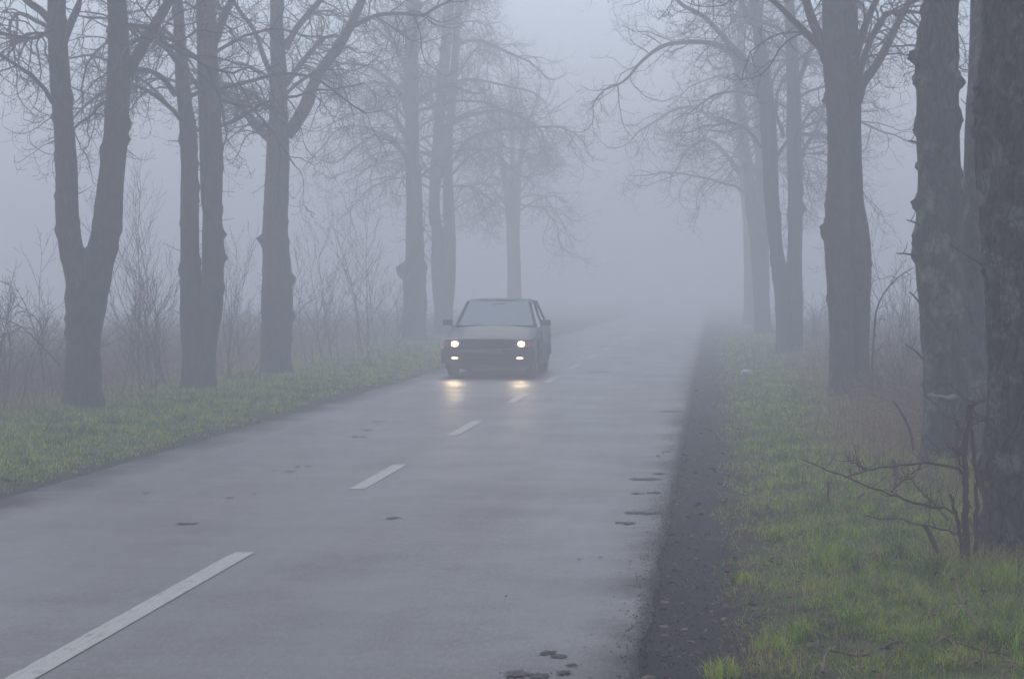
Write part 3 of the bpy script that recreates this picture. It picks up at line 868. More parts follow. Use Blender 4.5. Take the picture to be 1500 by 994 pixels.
zones = []
for (y0, y1, dens, hm, w) in ((8.2, 12, 5200, .050, .0032), (12, 17, 3000, .055, .0042), (17, 26, 1500, .06, .006), (26, 42, 620, .07, .010), (42, 75, 260, .08, .016)):
    x, y, nz, t = scatter(XR + .1, 3.6 if y1 < 30 else 3.2, y0, y1, dens * 1.15, 1, .30, .85)
    far = np.clip((t - 1.5) / 1.0, 0, 1)
    h = hm * (1 + .6 * nz) * nr.uniform(.55, 1.5, len(x)) * (1 + .8 * far) * np.clip(.45 + t * .8, .4, 1)
    near_edge = np.clip(1 - (t - .3) / .5, 0, 1)
    straw = (.07 + .45 * near_edge + .34 * far)[:, None]
    zones.append((x, y, h, w * nr.uniform(.6, 1.4, len(x)), straw, 1.0))
    m = len(x) // 14                                    # matted dead stalks lying in the turf
    k = nr.integers(0, len(x), m)
    zones.append((x[k], y[k], nr.uniform(.08, .22, m), np.full(m, w * .9), np.full((m, 1), 1.4), 1.9))
# coarse tufts standing out of the turf
for (px, py, rad, hh, n) in ((1218, 835, .11, .17, 380), (1130, 950, .08, .11, 200), (1320, 820, .10, .13, 240), (1380, 850, .14, .15, 320), (1060, 985, .08, .10, 180), (1465, 860, .12, .16, 260), (1390, 700, .16, .22, 240),
                             (1130, 790, .07, .09, 160), (1160, 700, .12, .12, 200), (1270, 760, .1, .13, 180), (1090, 850, .07, .08, 160), (1480, 960, .1, .13, 240), (1250, 910, .08, .10, 200), (1300, 690, .15, .16, 240), (1100, 660, .15, .12, 200), (1170, 930, .06, .09, 150), (1400, 930, .09, .11, 220)):
    p = on_ground(px, py)
    x = nr.normal(p.x, rad * .5, n); y = nr.normal(p.y, rad * .9, n)
    zones.append((x, y, hh * nr.uniform(.5, 1.2, n), .0055 * nr.uniform(.6, 1.2, n), np.full((n, 1), .05), .55))
for tx, ty in ((1.83, 12.9), (2.15, 18.9), (1.9, 30.5), (1.8, 51.6)):
    n = 420; a = nr.uniform(0, 6.28, n); q = .33 + np.abs(nr.normal(0, .16, n))
    zones.append((tx + q * np.cos(a), ty + q * np.sin(a), nr.uniform(.05, .17, n), .0045 * (1 + ty / 30) * nr.uniform(.6, 1.2, n), np.full((n, 1), .45), .5))
sow('verge_grass', 'short wet grass on the right verge between dirt strip and trees', zones)

zones = []
for (y0, y1, dens, hm, w) in ((15, 30, 1100, .070, .008), (30, 45, 560, .075, .012), (45, 80, 220, .085, .018)):
    x, y, nz, t = scatter(-10.2, XL - .02, y0, y1, dens, -1, .06, .35)
    far = np.clip((t - 2.6) / 1.0, 0, 1)
    h = hm * (1 + .7 * nz) * nr.uniform(.55, 1.5, len(x)) * (1 + .9 * far) * np.clip(.35 + t * .5, .35, 1) * np.clip(1.5 - .22 * t, .6, 1)
    straw = (.10 + .30 * far + .2 * np.clip(1 - t / .5, 0, 1))[:, None]
    zones.append((x, y, h, w * nr.uniform(.6, 1.4, len(x)), straw, .75))
for tx, ty in ((-8.35, 28.9), (-8.1, 33.7), (-8.2, 40.1), (-8.9, 64)):
    n = 380; a = nr.uniform(0, 6.28, n); q = .30 + np.abs(nr.normal(0, .2, n))
    zones.append((tx + q * np.cos(a), ty + q * np.sin(a), nr.uniform(.06, .2, n), .011 * nr.uniform(.6, 1.2, n), np.full((n, 1), .5), .5))
sow('bank_grass', 'long soft grass on the left bank between road and trees', zones)

# dry stalks under the right-hand trees ------------------------------
def stalks(name, label, zone_list, cat='dry grass'):
    VV, QQ, TT, CC = [], [], [], []; nb = 0
    for (cx, cy, sx, sy, n, h0, h1, w, lean) in zone_list:
        x = nr.normal(cx, sx, n); y = nr.normal(cy, sy, n)
        k = nr.random(n)[:, None]
        c = np.array([.17, .085, .050]) * (1 - k) + np.array([.50, .34, .19]) * k
        V, Q, T, C = blades(x, y, nr.uniform(h0, h1, n), np.full(n, w) * nr.uniform(.6, 1.3, n), c, lean, curve=.35)
        VV.append(V); QQ.append(Q + nb); TT.append(T + nb); CC.append(C); nb += len(V)
    o = fast_mesh(name, np.concatenate(VV), np.concatenate(QQ), np.concatenate(TT), M_GRASS, None, True, np.concatenate(CC))
    tag(o, label, cat, kind='stuff')


stalks('dry_grass', 'reddish straw-coloured dead grass standing around the right-hand tree feet',
       [(2.2, 24, .35, 2.2, 2200, .15, .60, .006, .6), (2.9, 27, .6, 4, 2600, .2, .65, .008, .7), (2.3, 31.5, .4, 1.5, 900, .2, .6, .008, .6), (1.9, 21, .25, 1.2, 500, .15, .45, .005, .4),
        (2.6, 37, .6, 5, 1600, .2, .6, .011, .5), (2.6, 48, .6, 6, 1200, .2, .6, .014, .5), (2.2, 17, .3, 1.6, 500, .1, .35, .0045, .6), (1.70, 12.3, .22, .45, 520, .06, .24, .0035, .7), (1.55, 17.5, .35, 1.5, 500, .08, .3, .0045, .8), (1.6, 22.5, .3, 2.0, 900, .12, .45, .006, .7),
        (3.4, 22, .6, 3, 1500, .25, .7, .007, .5)])
stalks('bank_dry_grass', 'pale dead grass and stalks behind the left-hand tree feet',
       [(-9.4, 30, .5, 4, 1300, .12, .4, .009, .5), (-9.6, 42, .6, 6, 1600, .2, .55, .013, .5), (-9.6, 58, .6, 8, 900, .2, .6, .017, .5), (-8.6, 28.9, .5, .3, 220, .06, .2, .008, .6)])


# brambles and ground scrub: nobody could count the stems ------------
def scrub(name, label, areas, mat, seed):
    rs = random.Random(seed)
    T = Tubes()
    for (x0, x1, y0, y1, n, h, r) in areas:
        for _ in range(n):
            x = rs.uniform(x0, x1); y = rs.uniform(y0, y1)
            p = Vector((x, y, gh(x, y) - .02))
            d = Vector((rs.gauss(0, .5), rs.gauss(0, .5), 1)).normalized()
            L = h * rs.uniform(.5, 1.5); k = 6
            pts = [tuple(p)]; bend = Vector((rs.gauss(0, .3), rs.gauss(0, .3), -.22))
            for i in range(k):
                d = (d + bend * .7 + Vector((rs.gauss(0, .15), rs.gauss(0, .15), rs.gauss(0, .1)))).normalized()
                p = p + d * (L / k); pts.append(tuple(p))
            T.add(pts, list(np.linspace(r, r * .4, k + 1)), 3)
            for m in range(3):
                q = Vector(pts[rs.randint(1, k)])
                e = Vector((rs.gauss(0, 1), rs.gauss(0, 1), rs.gauss(.3, .6))).normalized() * L * .18
                T.add([tuple(q), tuple(q + e * .6 + Vector((0, 0, .02))), tuple(q + e)], [r * .5, r * .4, r * .3], 3)
    o = T.build(name, mat)
    tag(o, label, 'brambles', kind='stuff')


M_SCRUB = simple('bramble_stem', (0.17, 0.095, 0.075), 0.8, var=0.4, scale=3)
scrub('left_brambles', 'tangled brown brambles on the ground behind the left-hand trees',
      [(-13.5, -9.5, 24, 36, 2600, .75, .005), (-15, -9.6, 36, 56, 3400, .95, .007), (-18, -9.8, 56, 85, 2200, 1.2, .011), (-20, -13.5, 34, 56, 1200, 1.0, .009)], M_SCRUB, 31)
scrub('right_brambles', 'tangled reddish brambles behind the right-hand trees',
      [(2.15, 4.2, 19.5, 29.5, 2400, .75, .0045), (2.5, 5.5, 18, 30, 2400, .55, .0045), (2.4, 8, 30, 46, 3000, .75, .007), (2.6, 11, 46, 80, 2200, 1.0, .011)], M_SCRUB, 32)


# shrubs: each one a thing -------------------------------------------
def shrub(px, Y, w, h, n, seed, label, lean=0.0, r=.007, name='bare_shrub'):
    rs = random.Random(seed)
    x = at(px, 500, Y).x
    g = Vector((x, Y, gh(x, Y)))
    T = Tubes()

    def stem(p, d, L, r, lvl):
        k = (9, 6, 4)[lvl]
        pts = [tuple(p)]; kids = []
        for i in range(k):
            d = (d + Vector((rs.gauss(0, .09), rs.gauss(0, .09), (.02 if lvl == 0 else .07)))).normalized()
            p = p + d * (L / k); pts.append(tuple(p))
            if lvl < 2 and i >= 1: kids.append((p.copy(), d.copy(), i / k))
        T.add(pts, list(np.linspace(r * .75, max(.0022, r * .2), k + 1)), 4 if lvl == 0 else 3)
        if lvl < 2:
            for (q, dd, t) in kids:
                for _ in range(rs.choice((1, 2)) if lvl == 0 else 1):
                    perp = dd.orthogonal(); perp.rotate(Matrix.Rotation(rs.uniform(0, 6.28), 3, dd))
                    nd = (dd + perp.normalized() * rs.uniform(.45, .9)).normalized()
                    stem(q, nd, L * rs.uniform(.2, .38) * (1.2 - t * .6), r * .5, lvl + 1)
    for i in range(int(n * .7) + 1):
        a = rs.uniform(0, 6.28); s = 1.35 * abs(rs.gauss(0, w / h * .55))
        d = Vector((math.cos(a) * s + lean, math.sin(a) * s, 1)).normalized()
        p = g + Vector((rs.gauss(0, w * .12), rs.gauss(0, w * .12), -.03))
        stem(p, d, h * rs.uniform(.55, 1.08), r * rs.uniform(.7, 1.3), 0)
    root = empty(name, g)
    o = T.build('stems', M_SHRUB, root, g)
    tag(root, label, 'shrub', 'bare shrubs behind the trees')


shrub(235, 34, 1.6, 3.3, 16, 41, 'tall bare shrub filling the gap between the forked tree and the twin-stemmed tree', -.12, .009)
shrub(205, 31, 1.3, 2.2, 12, 42, 'low bare shrub just right of the forked tree trunk')
shrub(345, 37, 1.4, 2.6, 13, 43, 'bare shrub in the gap between the twin-stemmed tree and the single thick tree', .1, .008)
shrub(545, 47, 2.0, 4.0, 10, 44, 'tall bare shrub in fog halfway between the single thick tree and the burred pale tree', -.08, .011)
shrub(480, 45, 1.6, 3.0, 13, 45, 'bare shrub in fog just right of the single thick tree', .0, .010)
shrub(60, 30, 1.6, 2.0, 7, 46, 'sparse arching shrub left of the forked tree', .15, .010)
shrub(0, 27, 1.4, 1.9, 7, 47, 'sparse shrub at the left edge of the picture', .1, .009)
shrub(575, 55, 1.4, 2.6, 9, 48, 'faint bare shrub at the foot of the burred pale tree', 0, .012)
shrub(1325, 36, 1.6, 2.6, 11, 49, 'thin bare shrub in fog between the double grey trunk and the scarred tree', 0, .007)
shrub(1200, 52, 1.6, 2.4, 9, 50, 'faint shrub in fog right of the two parallel stems', 0, .010)
shrub(1310, 27, 1.0, 1.2, 10, 51, 'low twiggy shrub behind the dry grass left of the scarred tree', 0, .005)

# arched young sapling right of the double grey trunk
g = on_ground(1277, 590); T = Tubes()
P = [at(1279, 590, 28.5), at(1278, 540, 28.5), at(1281, 480, 28.4), at(1285, 450, 28.3), at(1298, 425, 28.2), at(1318, 404, 28.1), at(1338, 392, 28)]
C = catmull([tuple(p) for p in P], 16)
T.add([tuple(c) for c in C], list(np.linspace(.022, .006, 16)), 7)
rs = random.Random(3)
for i in range(4, 15):
    d = Vector(C[min(15, i + 1)] - C[i]).normalized() + Vector((rs.gauss(0, .5), rs.gauss(0, .4), rs.uniform(-.1, .8)))
    grow(T, rs, tuple(C[i]), tuple(d.normalized()), rs.uniform(.25, .6), .005, 2, 3, .8)
root = empty('sapling', (C[0][0], C[0][1], gh(C[0][0], C[0][1])))
tag(root, 'thin arched sapling growing beside the double grey trunk', 'sapling')
T.build('stem', M_TWIG, root, root.location)

# arched bramble canes left of the forked tree (photo left edge)
T = Tubes()
for P, r0 in (([(88, 535), (55, 500), (30, 478), (0, 465), (-30, 462)], .011), ([(64, 560), (60, 520), (52, 490), (38, 450), (25, 425), (0, 412)], .009), ([(-6, 560), (2, 505), (10, 470), (20, 440)], .009),
              ([(60, 520), (62, 485), (50, 462), (30, 455)], .006), ([(40, 482), (34, 478), (10, 490), (-10, 510)], .006)):
    C = catmull([tuple(at(a, b, 27.5)) for a, b in P], 12)
    T.add([tuple(c) for c in C], list(np.linspace(r0, .003, 12)), 5)
    for i in range(2, 11):
        d = Vector(C[i + 1] - C[i]).normalized() + Vector((rs.gauss(0, .6), rs.gauss(0, .4), rs.uniform(-.3, .7)))
        grow(T, rs, tuple(C[i]), tuple(d.normalized()), rs.uniform(.2, .6), .004, 2, 3, .5)
p = at(64, 560, 27.5)
root = empty('wild_rose_bush', (p.x, p.y, gh(p.x, p.y)))
tag(root, 'arching wild rose canes crossing each other left of the forked tree', 'bush')
T.build('stems', M_SHRUB, root, root.location)

# ------------------------------------------------------------------ thorn bush in front of the near trees
Yb = 12.45
T = Tubes(); rs = random.Random(17)
canes = [
    ([(1417, 822, 0), (1415, 760, 0), (1414, 700, 0), (1412, 660, .02), (1418, 630, .02), (1421, 594, 0)], 16, 11),
    ([(1430, 818, .1), (1431, 760, .1), (1430, 700, .1), (1425, 650, .12), (1421, 600, .15)], 11, 7),
    ([(1410, 815, -.05), (1406, 780, -.05), (1399, 745, -.1), (1392, 722, -.1)], 10, 6),
    ([(1410, 692, 0), (1400, 686, -.05), (1380, 681, -.1), (1355, 679, -.2), (1325, 680, -.3), (1301, 685, -.3), (1270, 688, -.35), (1248, 697, -.4), (1236, 700, -.4)], 6, 3),
    ([(1397, 752, -.1), (1391, 747, -.1), (1366, 742, -.1), (1343, 736, -.1), (1318, 727, -.15), (1295, 719, -.2), (1270, 711, -.2), (1250, 704, -.2), (1230, 696, -.2), (1210, 688, -.2), (1190, 678, -.25), (1174, 671, -.3)], 6, 2.2),
    ([(1412, 785, 0), (1395, 779, -.1), (1360, 771, -.1), (1331, 764, -.1), (1310, 758, -.1), (1295, 760, -.1), (1265, 755, -.1)], 5, 2),
    ([(1275, 688, -.3), (1262, 684, -.3), (1248, 676, -.3), (1240, 670, -.3)], 3.5, 1.8),
    ([(1305, 722, -.2), (1322, 705, -.2), (1332, 696, -.2), (1346, 686, -.2)], 3, 1.6),
    ([(1388, 760, 0), (1372, 742, 0), (1358, 728, 0), (1330, 698, 0)], 3.5, 1.6),
    ([(1443, 815, .1), (1446, 740, .15), (1441, 700, .15), (1450, 660, .2), (1452, 640, .2)], 8, 3),
    ([(1417, 640, 0), (1404, 624, 0), (1396, 610, 0)], 4, 1.6), ([(1421, 600, 0), (1432, 590, 0), (1446, 585, 0)], 4, 1.6), ([(1414, 700, 0), (1403, 664, 0), (1400, 655, 0), (1408, 630, 0)], 4, 1.5),
    ([(1414, 665, 0), (1390, 655, -.1), (1370, 662, -.1)], 3.5, 1.5), ([(1421, 625, 0), (1437, 616, 0), (1452, 615, 0), (1466, 610, 0)], 3.5, 1.5), ([(1414, 668, 0), (1403, 664, 0), (1398, 668, 0)], 5, 2)]
for P, w0, w1 in canes:
    C = catmull([tuple(at(a, b, Yb + c)) for a, b, c in P], 18)
    J = C + np.array([[rs.gauss(0, .004) for _ in range(3)] for _ in range(18)])
    s = Yb / F * .5 * .68
    T.add([tuple(c) for c in J], [(w0 + (w1 - w0) * i / 17) * s * rs.uniform(.85, 1.15) for i in range(18)], 7)
    for i in list(range(1, 17)) * 2:
        if rs.random() < .8:          # thorns and spurs
            d = Vector((rs.gauss(0, .7), rs.gauss(0, .5), rs.uniform(-.2, 1))).normalized()
            L = rs.uniform(.015, .05) if rs.random() < .75 else rs.uniform(.06, .16)
            q = Vector(J[i])
            T.add([tuple(q), tuple(q + d * L * .5), tuple(q + d * L + Vector((0, 0, L * .2)))], [.003, .002, .0012], 3)
    for i in range(6, 17, 4):              # fine side twigs
        d = Vector(C[i + 1] - C[i]).normalized() + Vector((rs.gauss(0, .7), rs.gauss(0, .5), rs.uniform(-.2, .9)))
        grow(T, rs, tuple(J[i]), tuple(d.normalized()), rs.uniform(.05, .15), .0016, 3, 3, .6)
p = at(1417, 822, Yb)
root = empty('thorn_bush', (p.x, p.y, gh(p.x, p.y)))
tag(root, 'dark thorny bush with long arching twigs in front of the nearest tree', 'bush')
T.build('stems', M_THORN, root, root.location)

# broken stakes / dead stems in the grass
for i, (P, w, lab) in enumerate([([(1376, 818), (1368, 797), (1362, 782), (1354, 768)], 9, 'short dark broken stem leaning left in the grass below the thorn bush twigs'),
                                 ([(1319, 712), (1314, 695), (1308, 674)], 9, 'broken stem sticking up beneath the long arching twig'),
                                 ([(1338, 650), (1334, 634), (1328, 618), (1319, 602), (1310, 589)], 4, 'thin curved dead stem standing in the dry grass left of the scarred tree'),
                                 ([(1214, 742), (1213, 722), (1214, 706)], 4, 'tiny upright dead stem in the turf left of the bush'),
                                 ([(1255, 745), (1257, 730), (1266, 722)], 3.5, 'small hooked dead stem in the turf under the longest twig')]):
    gg = on_ground(*P[0]); Y = gg.y if i != 2 else 18.0
    C = catmull([tuple(at(a, b, Y)) for a, b in P], 8); C[0, 2] -= .05
    T = Tubes(); T.add([tuple(c) for c in C], [w * Y / F * .5 * k for k in np.linspace(1.1, .75, 8)], 8)
    T.add([tuple(C[-1]), tuple(C[-1] + (C[-1] - C[-2]) * .3)], [w * Y / F * .5 * .75, .001], 8)
    T.add([tuple(C[4]), tuple(C[4] + np.array((.03, 0, .03))), tuple(C[4] + np.array((.05, 0, .05)))], [.003, .002, .001], 4)
    o = T.build('dead_stem', M_THORN, None, C[0]); o.location = C[0]
    tag(o, lab, 'dead stem', 'dead stems in the verge')

# fallen twigs in the near grass
for i, (P, w, lab) in enumerate([([(1205, 992), (1215, 970), (1240, 966), (1268, 972), (1275, 962), (1262, 950)], 5, 'crooked fallen twig at the bottom edge of the grass'),
                                 ([(1290, 962), (1310, 960), (1332, 956)], 5, 'short straight twig lying right of the crooked twig'),
                                 ([(1395, 842), (1410, 900), (1440, 940), (1475, 975)], 4, 'long thin fallen twig lying diagonally at the lower right'),
                                 ([(1430, 990), (1450, 980), (1478, 976)], 4, 'dark stick near the bottom right corner'),
                                 ([(1365, 965), (1385, 956), (1400, 960), (1395, 972)], 5, 'small curved piece of bark-covered twig at the lower right')]):
    C = [on_ground(a, b) for a, b in P]
    C = catmull([(c.x, c.y, gh(c.x, c.y) + .035 + .015 * math.sin(k * 2)) for k, c in enumerate(C)], 12)
    T = Tubes(); T.add([tuple(c) for c in C], [w * C[0][1] / F * .5 * k for k in np.linspace(1.1, .5, 12)], 6)
    for k in (3, 6, 8):
        d = np.array((rs.gauss(0, .05), rs.gauss(0, .05), .03)); T.add([tuple(C[k]), tuple(C[k] + d * .6), tuple(C[k] + d)], [.004, .003, .0015], 4)
    o = T.build('fallen_twig', M_THORN, None, C[0]); o.location = C[0]
    tag(o, lab, 'twig', 'twigs fallen in the near grass')

# dead leaves ----------------------------------------------------------
def leaves(n, seed):
    rs = random.Random(seed)
    V = []; Q = []; C = []
    for i in range(n):
        y = 8.3 + 34 * rs.random() ** 1.7
        if rs.random() < .90: x = XR + .35 + abs(rs.gauss(0, 1.1))
        else: x = XR + rs.uniform(-.02, .4)
        if rs.random() < .25: x = XL - abs(rs.gauss(0, 1.3)); y = rs.uniform(20, 48)
        if x > 5: continue
        s = rs.uniform(.008, .024) * (1 + y / 60)
        a = rs.uniform(0, 6.28)
        u = Vector((math.cos(a), math.sin(a), rs.uniform(-.3, .3))).normalized()
        w = u.cross(Vector((rs.gauss(0, .35), rs.gauss(0, .35), 1)).normalized()).normalized()
        n_ = u.cross(w)
        p = Vector((x, y, gh(x, y) + rs.uniform(.004, .03)))
        b = len(V)
        for (k, h) in ((-1, 0), (-.4, .55), (.35, .5), (1, .05), (.35, -.5), (-.4, -.55)):
            V.append(p + u * s * k + w * s * h + n_ * s * (.25 * k * k + .4 * abs(h)) * rs.uniform(.6, 1.2))
        Q.append((b, b + 1, b + 4, b + 5)); Q.append((b + 1, b + 2, b + 3, b + 4))
        k = rs.random(); c = np.array((.035, .018, .012)) * (1 - k) + np.array((.16, .075, .035)) * k
        C += [c] * 6
    o = fast_mesh('fallen_leaves', np.array([tuple(v) for v in V]), Q, None, M_LEAF, None, False, np.array(C))
    tag(o, 'dead brown leaves scattered in the grass and on the dirt strip', 'leaves', kind='stuff')


leaves(5200, 8)

# gravel / crumbs on the dirt strip
rs = random.Random(9)
V = []; Fc = []; C = []
for i in range(9000):
    y = 8.3 + 30 * rs.random() ** 1.6; x = XR + rs.uniform(-.03, .42) + rs.gauss(0, .05)
    s = rs.uniform(.002, .007) * (1 + y / 40)
    z = (gh(x, y) if x > XR + .03 else 0.0)
    b = len(V)
    a = rs.uniform(0, 6.28)
    for k in range(4): V.append((x + s * math.cos(a + k * 1.57) * rs.uniform(.6, 1.3), y + s * math.sin(a + k * 1.57) * rs.uniform(.6, 1.3), z - .002))
    V.append((x, y, z + s * rs.uniform(.4, 1.0)))
    for k in range(4): Fc.append((b + k, b + (k + 1) % 4, b + 4))
    c = rs.choice(((.018, .013, .011), (.030, .022, .018), (.012, .009, .008), (.018, .013, .011), (.08, .06, .045))); C += [c] * 5
o = fast_mesh('gravel', V, None, Fc, M_LEAF, None, False, np.array(C))
tag(o, 'dark crumbly soil and grit along the road edge', 'gravel', kind='stuff')

# mossy mound of grass at the far left
# litter -----------------------------------------------------------------
M_LITTER = simple('white_plastic_film', (0.75, 0.76, 0.78), 0.35)


def crumple(name, px, py, rx, ry, rz, seed, label, Y=None):
    g = on_ground(px, py); z = gh(g.x, g.y) + rz * .5
    V = []; Fc = []; n = 14; m = 9
    for j in range(m):
        for i in range(n):
            th = math.pi * j / (m - 1); ph = 2 * math.pi * i / n
            d = Vector((math.sin(th) * math.cos(ph), math.sin(th) * math.sin(ph), math.cos(th)))
            k = 1 + .45 * noise.noise(d * 2.3 + Vector((seed, 0, 0))) + .25 * noise.noise(d * 6)
            V.append((d.x * rx * k, d.y * ry * k, d.z * rz * k))
    for j in range(m - 1):
        for i in range(n):
            Fc.append((j * n + i, j * n + (i + 1) % n, (j + 1) * n + (i + 1) % n, (j + 1) * n + i))
    o = mesh(name, V, Fc, M_LITTER, smooth=False); o.location = (g.x, g.y, z)
    tag(o, label, 'litter')


crumple('plastic_scrap', 1093, 548, .11, .08, .055, 2, 'small crumpled white plastic scrap lying on the far right verge')
crumple('paper_scrap', 1408, 894, .012, .010, .008, 5, 'tiny white scrap in the grass below the thorn bush')
crumple('white_chip', 448, 762, .035, .022, .004, 6, 'flat white chip lying on the road near the centre line')

# ------------------------------------------------------------------ the car
M_PAINTC, nt, b = new_mat('dark_car_paint')
b.inputs['Base Color'].default_value = (0.012, 0.018, 0.034, 1); b.inputs['Roughness'].default_value = 0.30
b.inputs['Specular IOR Level'].default_value = 0.14; b.inputs['Coat Roughness'].default_value = 0.12
tc = N(nt, 'ShaderNodeTexCoord'); nz = N(nt, 'ShaderNodeTexNoise'); nz.inputs['Scale'].default_value = 6; nz.inputs['Detail'].default_value = 6
rr = N(nt, 'ShaderNodeMapRange'); rr.inputs['To Min'].default_value = .25; rr.inputs['To Max'].default_value = .5
nt.links.new(tc.outputs['Object'], nz.inputs['Vector']); nt.links.new(nz.outputs['Fac'], rr.inputs['Value']); nt.links.new(rr.outputs['Result'], b.inputs['Roughness'])
M_BLACK = simple('black_plastic', (0.018, 0.018, 0.020), 0.5, var=.2)
M_TRIM = simple('dark_grey_bumper', (0.035, 0.036, 0.040), 0.5, var=.25, scale=5)
M_RUBBER = simple('tyre_rubber', (0.02, 0.02, 0.02), 0.7, var=.2)
M_RIM = simple('steel_rim', (0.35, 0.36, 0.38), 0.4, 0.8)
M_CHROME = simple('dull_chrome', (0.45, 0.46, 0.48), 0.25, 1.0)
M_SEAT = simple('seat_fabric', (0.05, 0.05, 0.055), 0.9, var=.2)
M_LAMP = simple('lit_headlight', (0.9, 0.88, 0.8), 0.2, emit=(1.0, 0.74, 0.40), es=4)
M_FOGL = simple('lit_fog_light', (0.9, 0.88, 0.8), 0.2, emit=(1.0, 0.72, 0.38), es=3.5)
M_AMBER = simple('amber_lens', (0.60, 0.15, 0.06), 0.2)
M_PLATE = simple('plate_white', (0.16, 0.16, 0.16), 0.5, var=.2)


def glass_mat():
    m, nt, b = new_mat('car_glass')
    out = nt.nodes['Material Output']
    tr = N(nt, 'ShaderNodeBsdfTransparent'); tr.inputs[0].default_value = (.86, .96, .92, 1)
    gl = N(nt, 'ShaderNodeBsdfGlossy'); gl.inputs['Roughness'].default_value = .06; gl.inputs[0].default_value = (.90, 1, .96, 1)
    fr = N(nt, 'ShaderNodeFresnel'); fr.inputs[0].default_value = 1.5
    ad = N(nt, 'ShaderNodeMath', operation='ADD'); ad.inputs[1].default_value = .33; nt.links.new(fr.outputs[0], ad.inputs[0])
    mx = N(nt, 'ShaderNodeMixShader')
    nt.links.new(ad.outputs[0], mx.inputs[0]); nt.links.new(tr.outputs[0], mx.inputs[1]); nt.links.new(gl.outputs[0], mx.inputs[2]); nt.links.new(mx.outputs[0], out.inputs[0])
    return m


M_GLASS = glass_mat()
CX, CY = at(715, 540, 38.4).x, 38.4
car = empty('parked_car', (CX, CY, 0.004))
car.name = 'saloon_car'
tag(car, 'dark boxy older saloon car driving towards the viewer with headlights on', 'car')


def bevel(o, w=.01, s=2):
    m = o.modifiers.new('bevel', 'BEVEL'); m.width = w; m.segments = s; m.limit_method = 'ANGLE'
    return o


def box(name, x0, x1, y0, y1, z0, z1, mat, parent=car, bv=.01, top=None, front=None):
    """axis box; top=(dx,dy) insets of the upper face"""
    dx, dy = top or (0, 0)
    V = [(x0, y0, z0), (x1, y0, z0), (x1, y1, z0), (x0, y1, z0), (x0 + dx, y0 + dy, z1), (x1 - dx, y0 + dy, z1), (x1 - dx, y1 - dy, z1), (x0 + dx, y1 - dy, z1)]
    Fc = [(0, 3, 2, 1), (4, 5, 6, 7), (0, 1, 5, 4), (1, 2, 6, 5), (2, 3, 7, 6), (3, 0, 4, 7)]
    o = mesh(name, V, Fc, mat, parent, smooth=False)
    if bv: bevel(o, bv)
    return o


LEN = 4.3; WR = .29; WY = (0.78, 3.28)
st = np.unique(np.concatenate([[0, .03, .08, .16], np.linspace(.25, 1.35, 26), np.linspace(1.4, 2.8, 10), np.linspace(2.85, 3.7, 24), np.linspace(3.75, 4.2, 6), [4.27, 4.3]]))
hwf = lambda y: np.interp(y, [0, .05, .15, .6, 3.4, 4.1, 4.3], [.755, .785, .80, .825, .825, .80, .75])
zsf = lambda y: np.interp(y, [0, .05, .2, 1.3, 3.6, 4.25, 4.3], [.640, .665, .69, .84, .885, .87, .82])
ztf = lambda y: np.interp(y, [0, .04, .14, .7, 1.35, 3.6, 4.2, 4.3], [.665, .69, .725, .82, .90, .93, .915, .83])
V = []; Fc = []
for y in st:
    hw, zs, zt = hwf(y), zsf(y), ztf(y)
    zb = .17
    for wy in WY:
        if abs(y - wy) < WR + .06: zb = max(zb, .29 + math.sqrt((WR + .06) ** 2 - (y - wy) ** 2))
    zb = min(zb, zs - .08)
    h = [(hw - .03, zb), (hw, zb + (zs - zb) * .3), (hw + .012, zb + (zs - zb) * .62), (hw - .002, zs - .02), (hw - .035, zs + .004), (hw * .80, zs + (zt - zs) * .55), (hw * .42, zt - .006), (0, zt)]
    row = [(-a, y, z) for a, z in h] + [(a, y, z) for a, z in h[-2::-1]]
    V += row
w = 15
for j in range(len(st) - 1):
    cabin = 1.42 < (st[j] + st[j + 1]) / 2 < 3.58
    for i in range(w - 1):
        if cabin and 4 < i + .5 < 9.5: continue
        Fc.append((j * w + i, j * w + i + 1, (j + 1) * w + i + 1, (j + 1) * w + i))
Fc.append(tuple(range(w - 1, -1, -1)))
Fc.append(tuple((len(st) - 1) * w + i for i in range(w)))
body = mesh('body', V, Fc, M_PAINTC, car, smooth=True)
m = body.modifiers.new('edge', 'EDGE_SPLIT'); m.split_angle = R(38)
m = body.modifiers.new('solid', 'SOLIDIFY'); m.thickness = .02; m.offset = -1


def beam(V, Fc, a, b, w, t):
    """rectangular bar from a to b, w across x, t along y"""
    a = Vector(a); b = Vector(b); n = len(V)
    for p in (a, b):
        V += [p + Vector((-w / 2, -t / 2, 0)), p + Vector((w / 2, -t / 2, 0)), p + Vector((w / 2, t / 2, 0)), p + Vector((-w / 2, t / 2, 0))]
    Fc += [(n, n + 3, n + 2, n + 1), (n + 4, n + 5, n + 6, n + 7), (n, n + 1, n + 5, n + 4), (n + 1, n + 2, n + 6, n + 5), (n + 2, n + 3, n + 7, n + 6), (n + 3, n, n + 4, n + 7)]


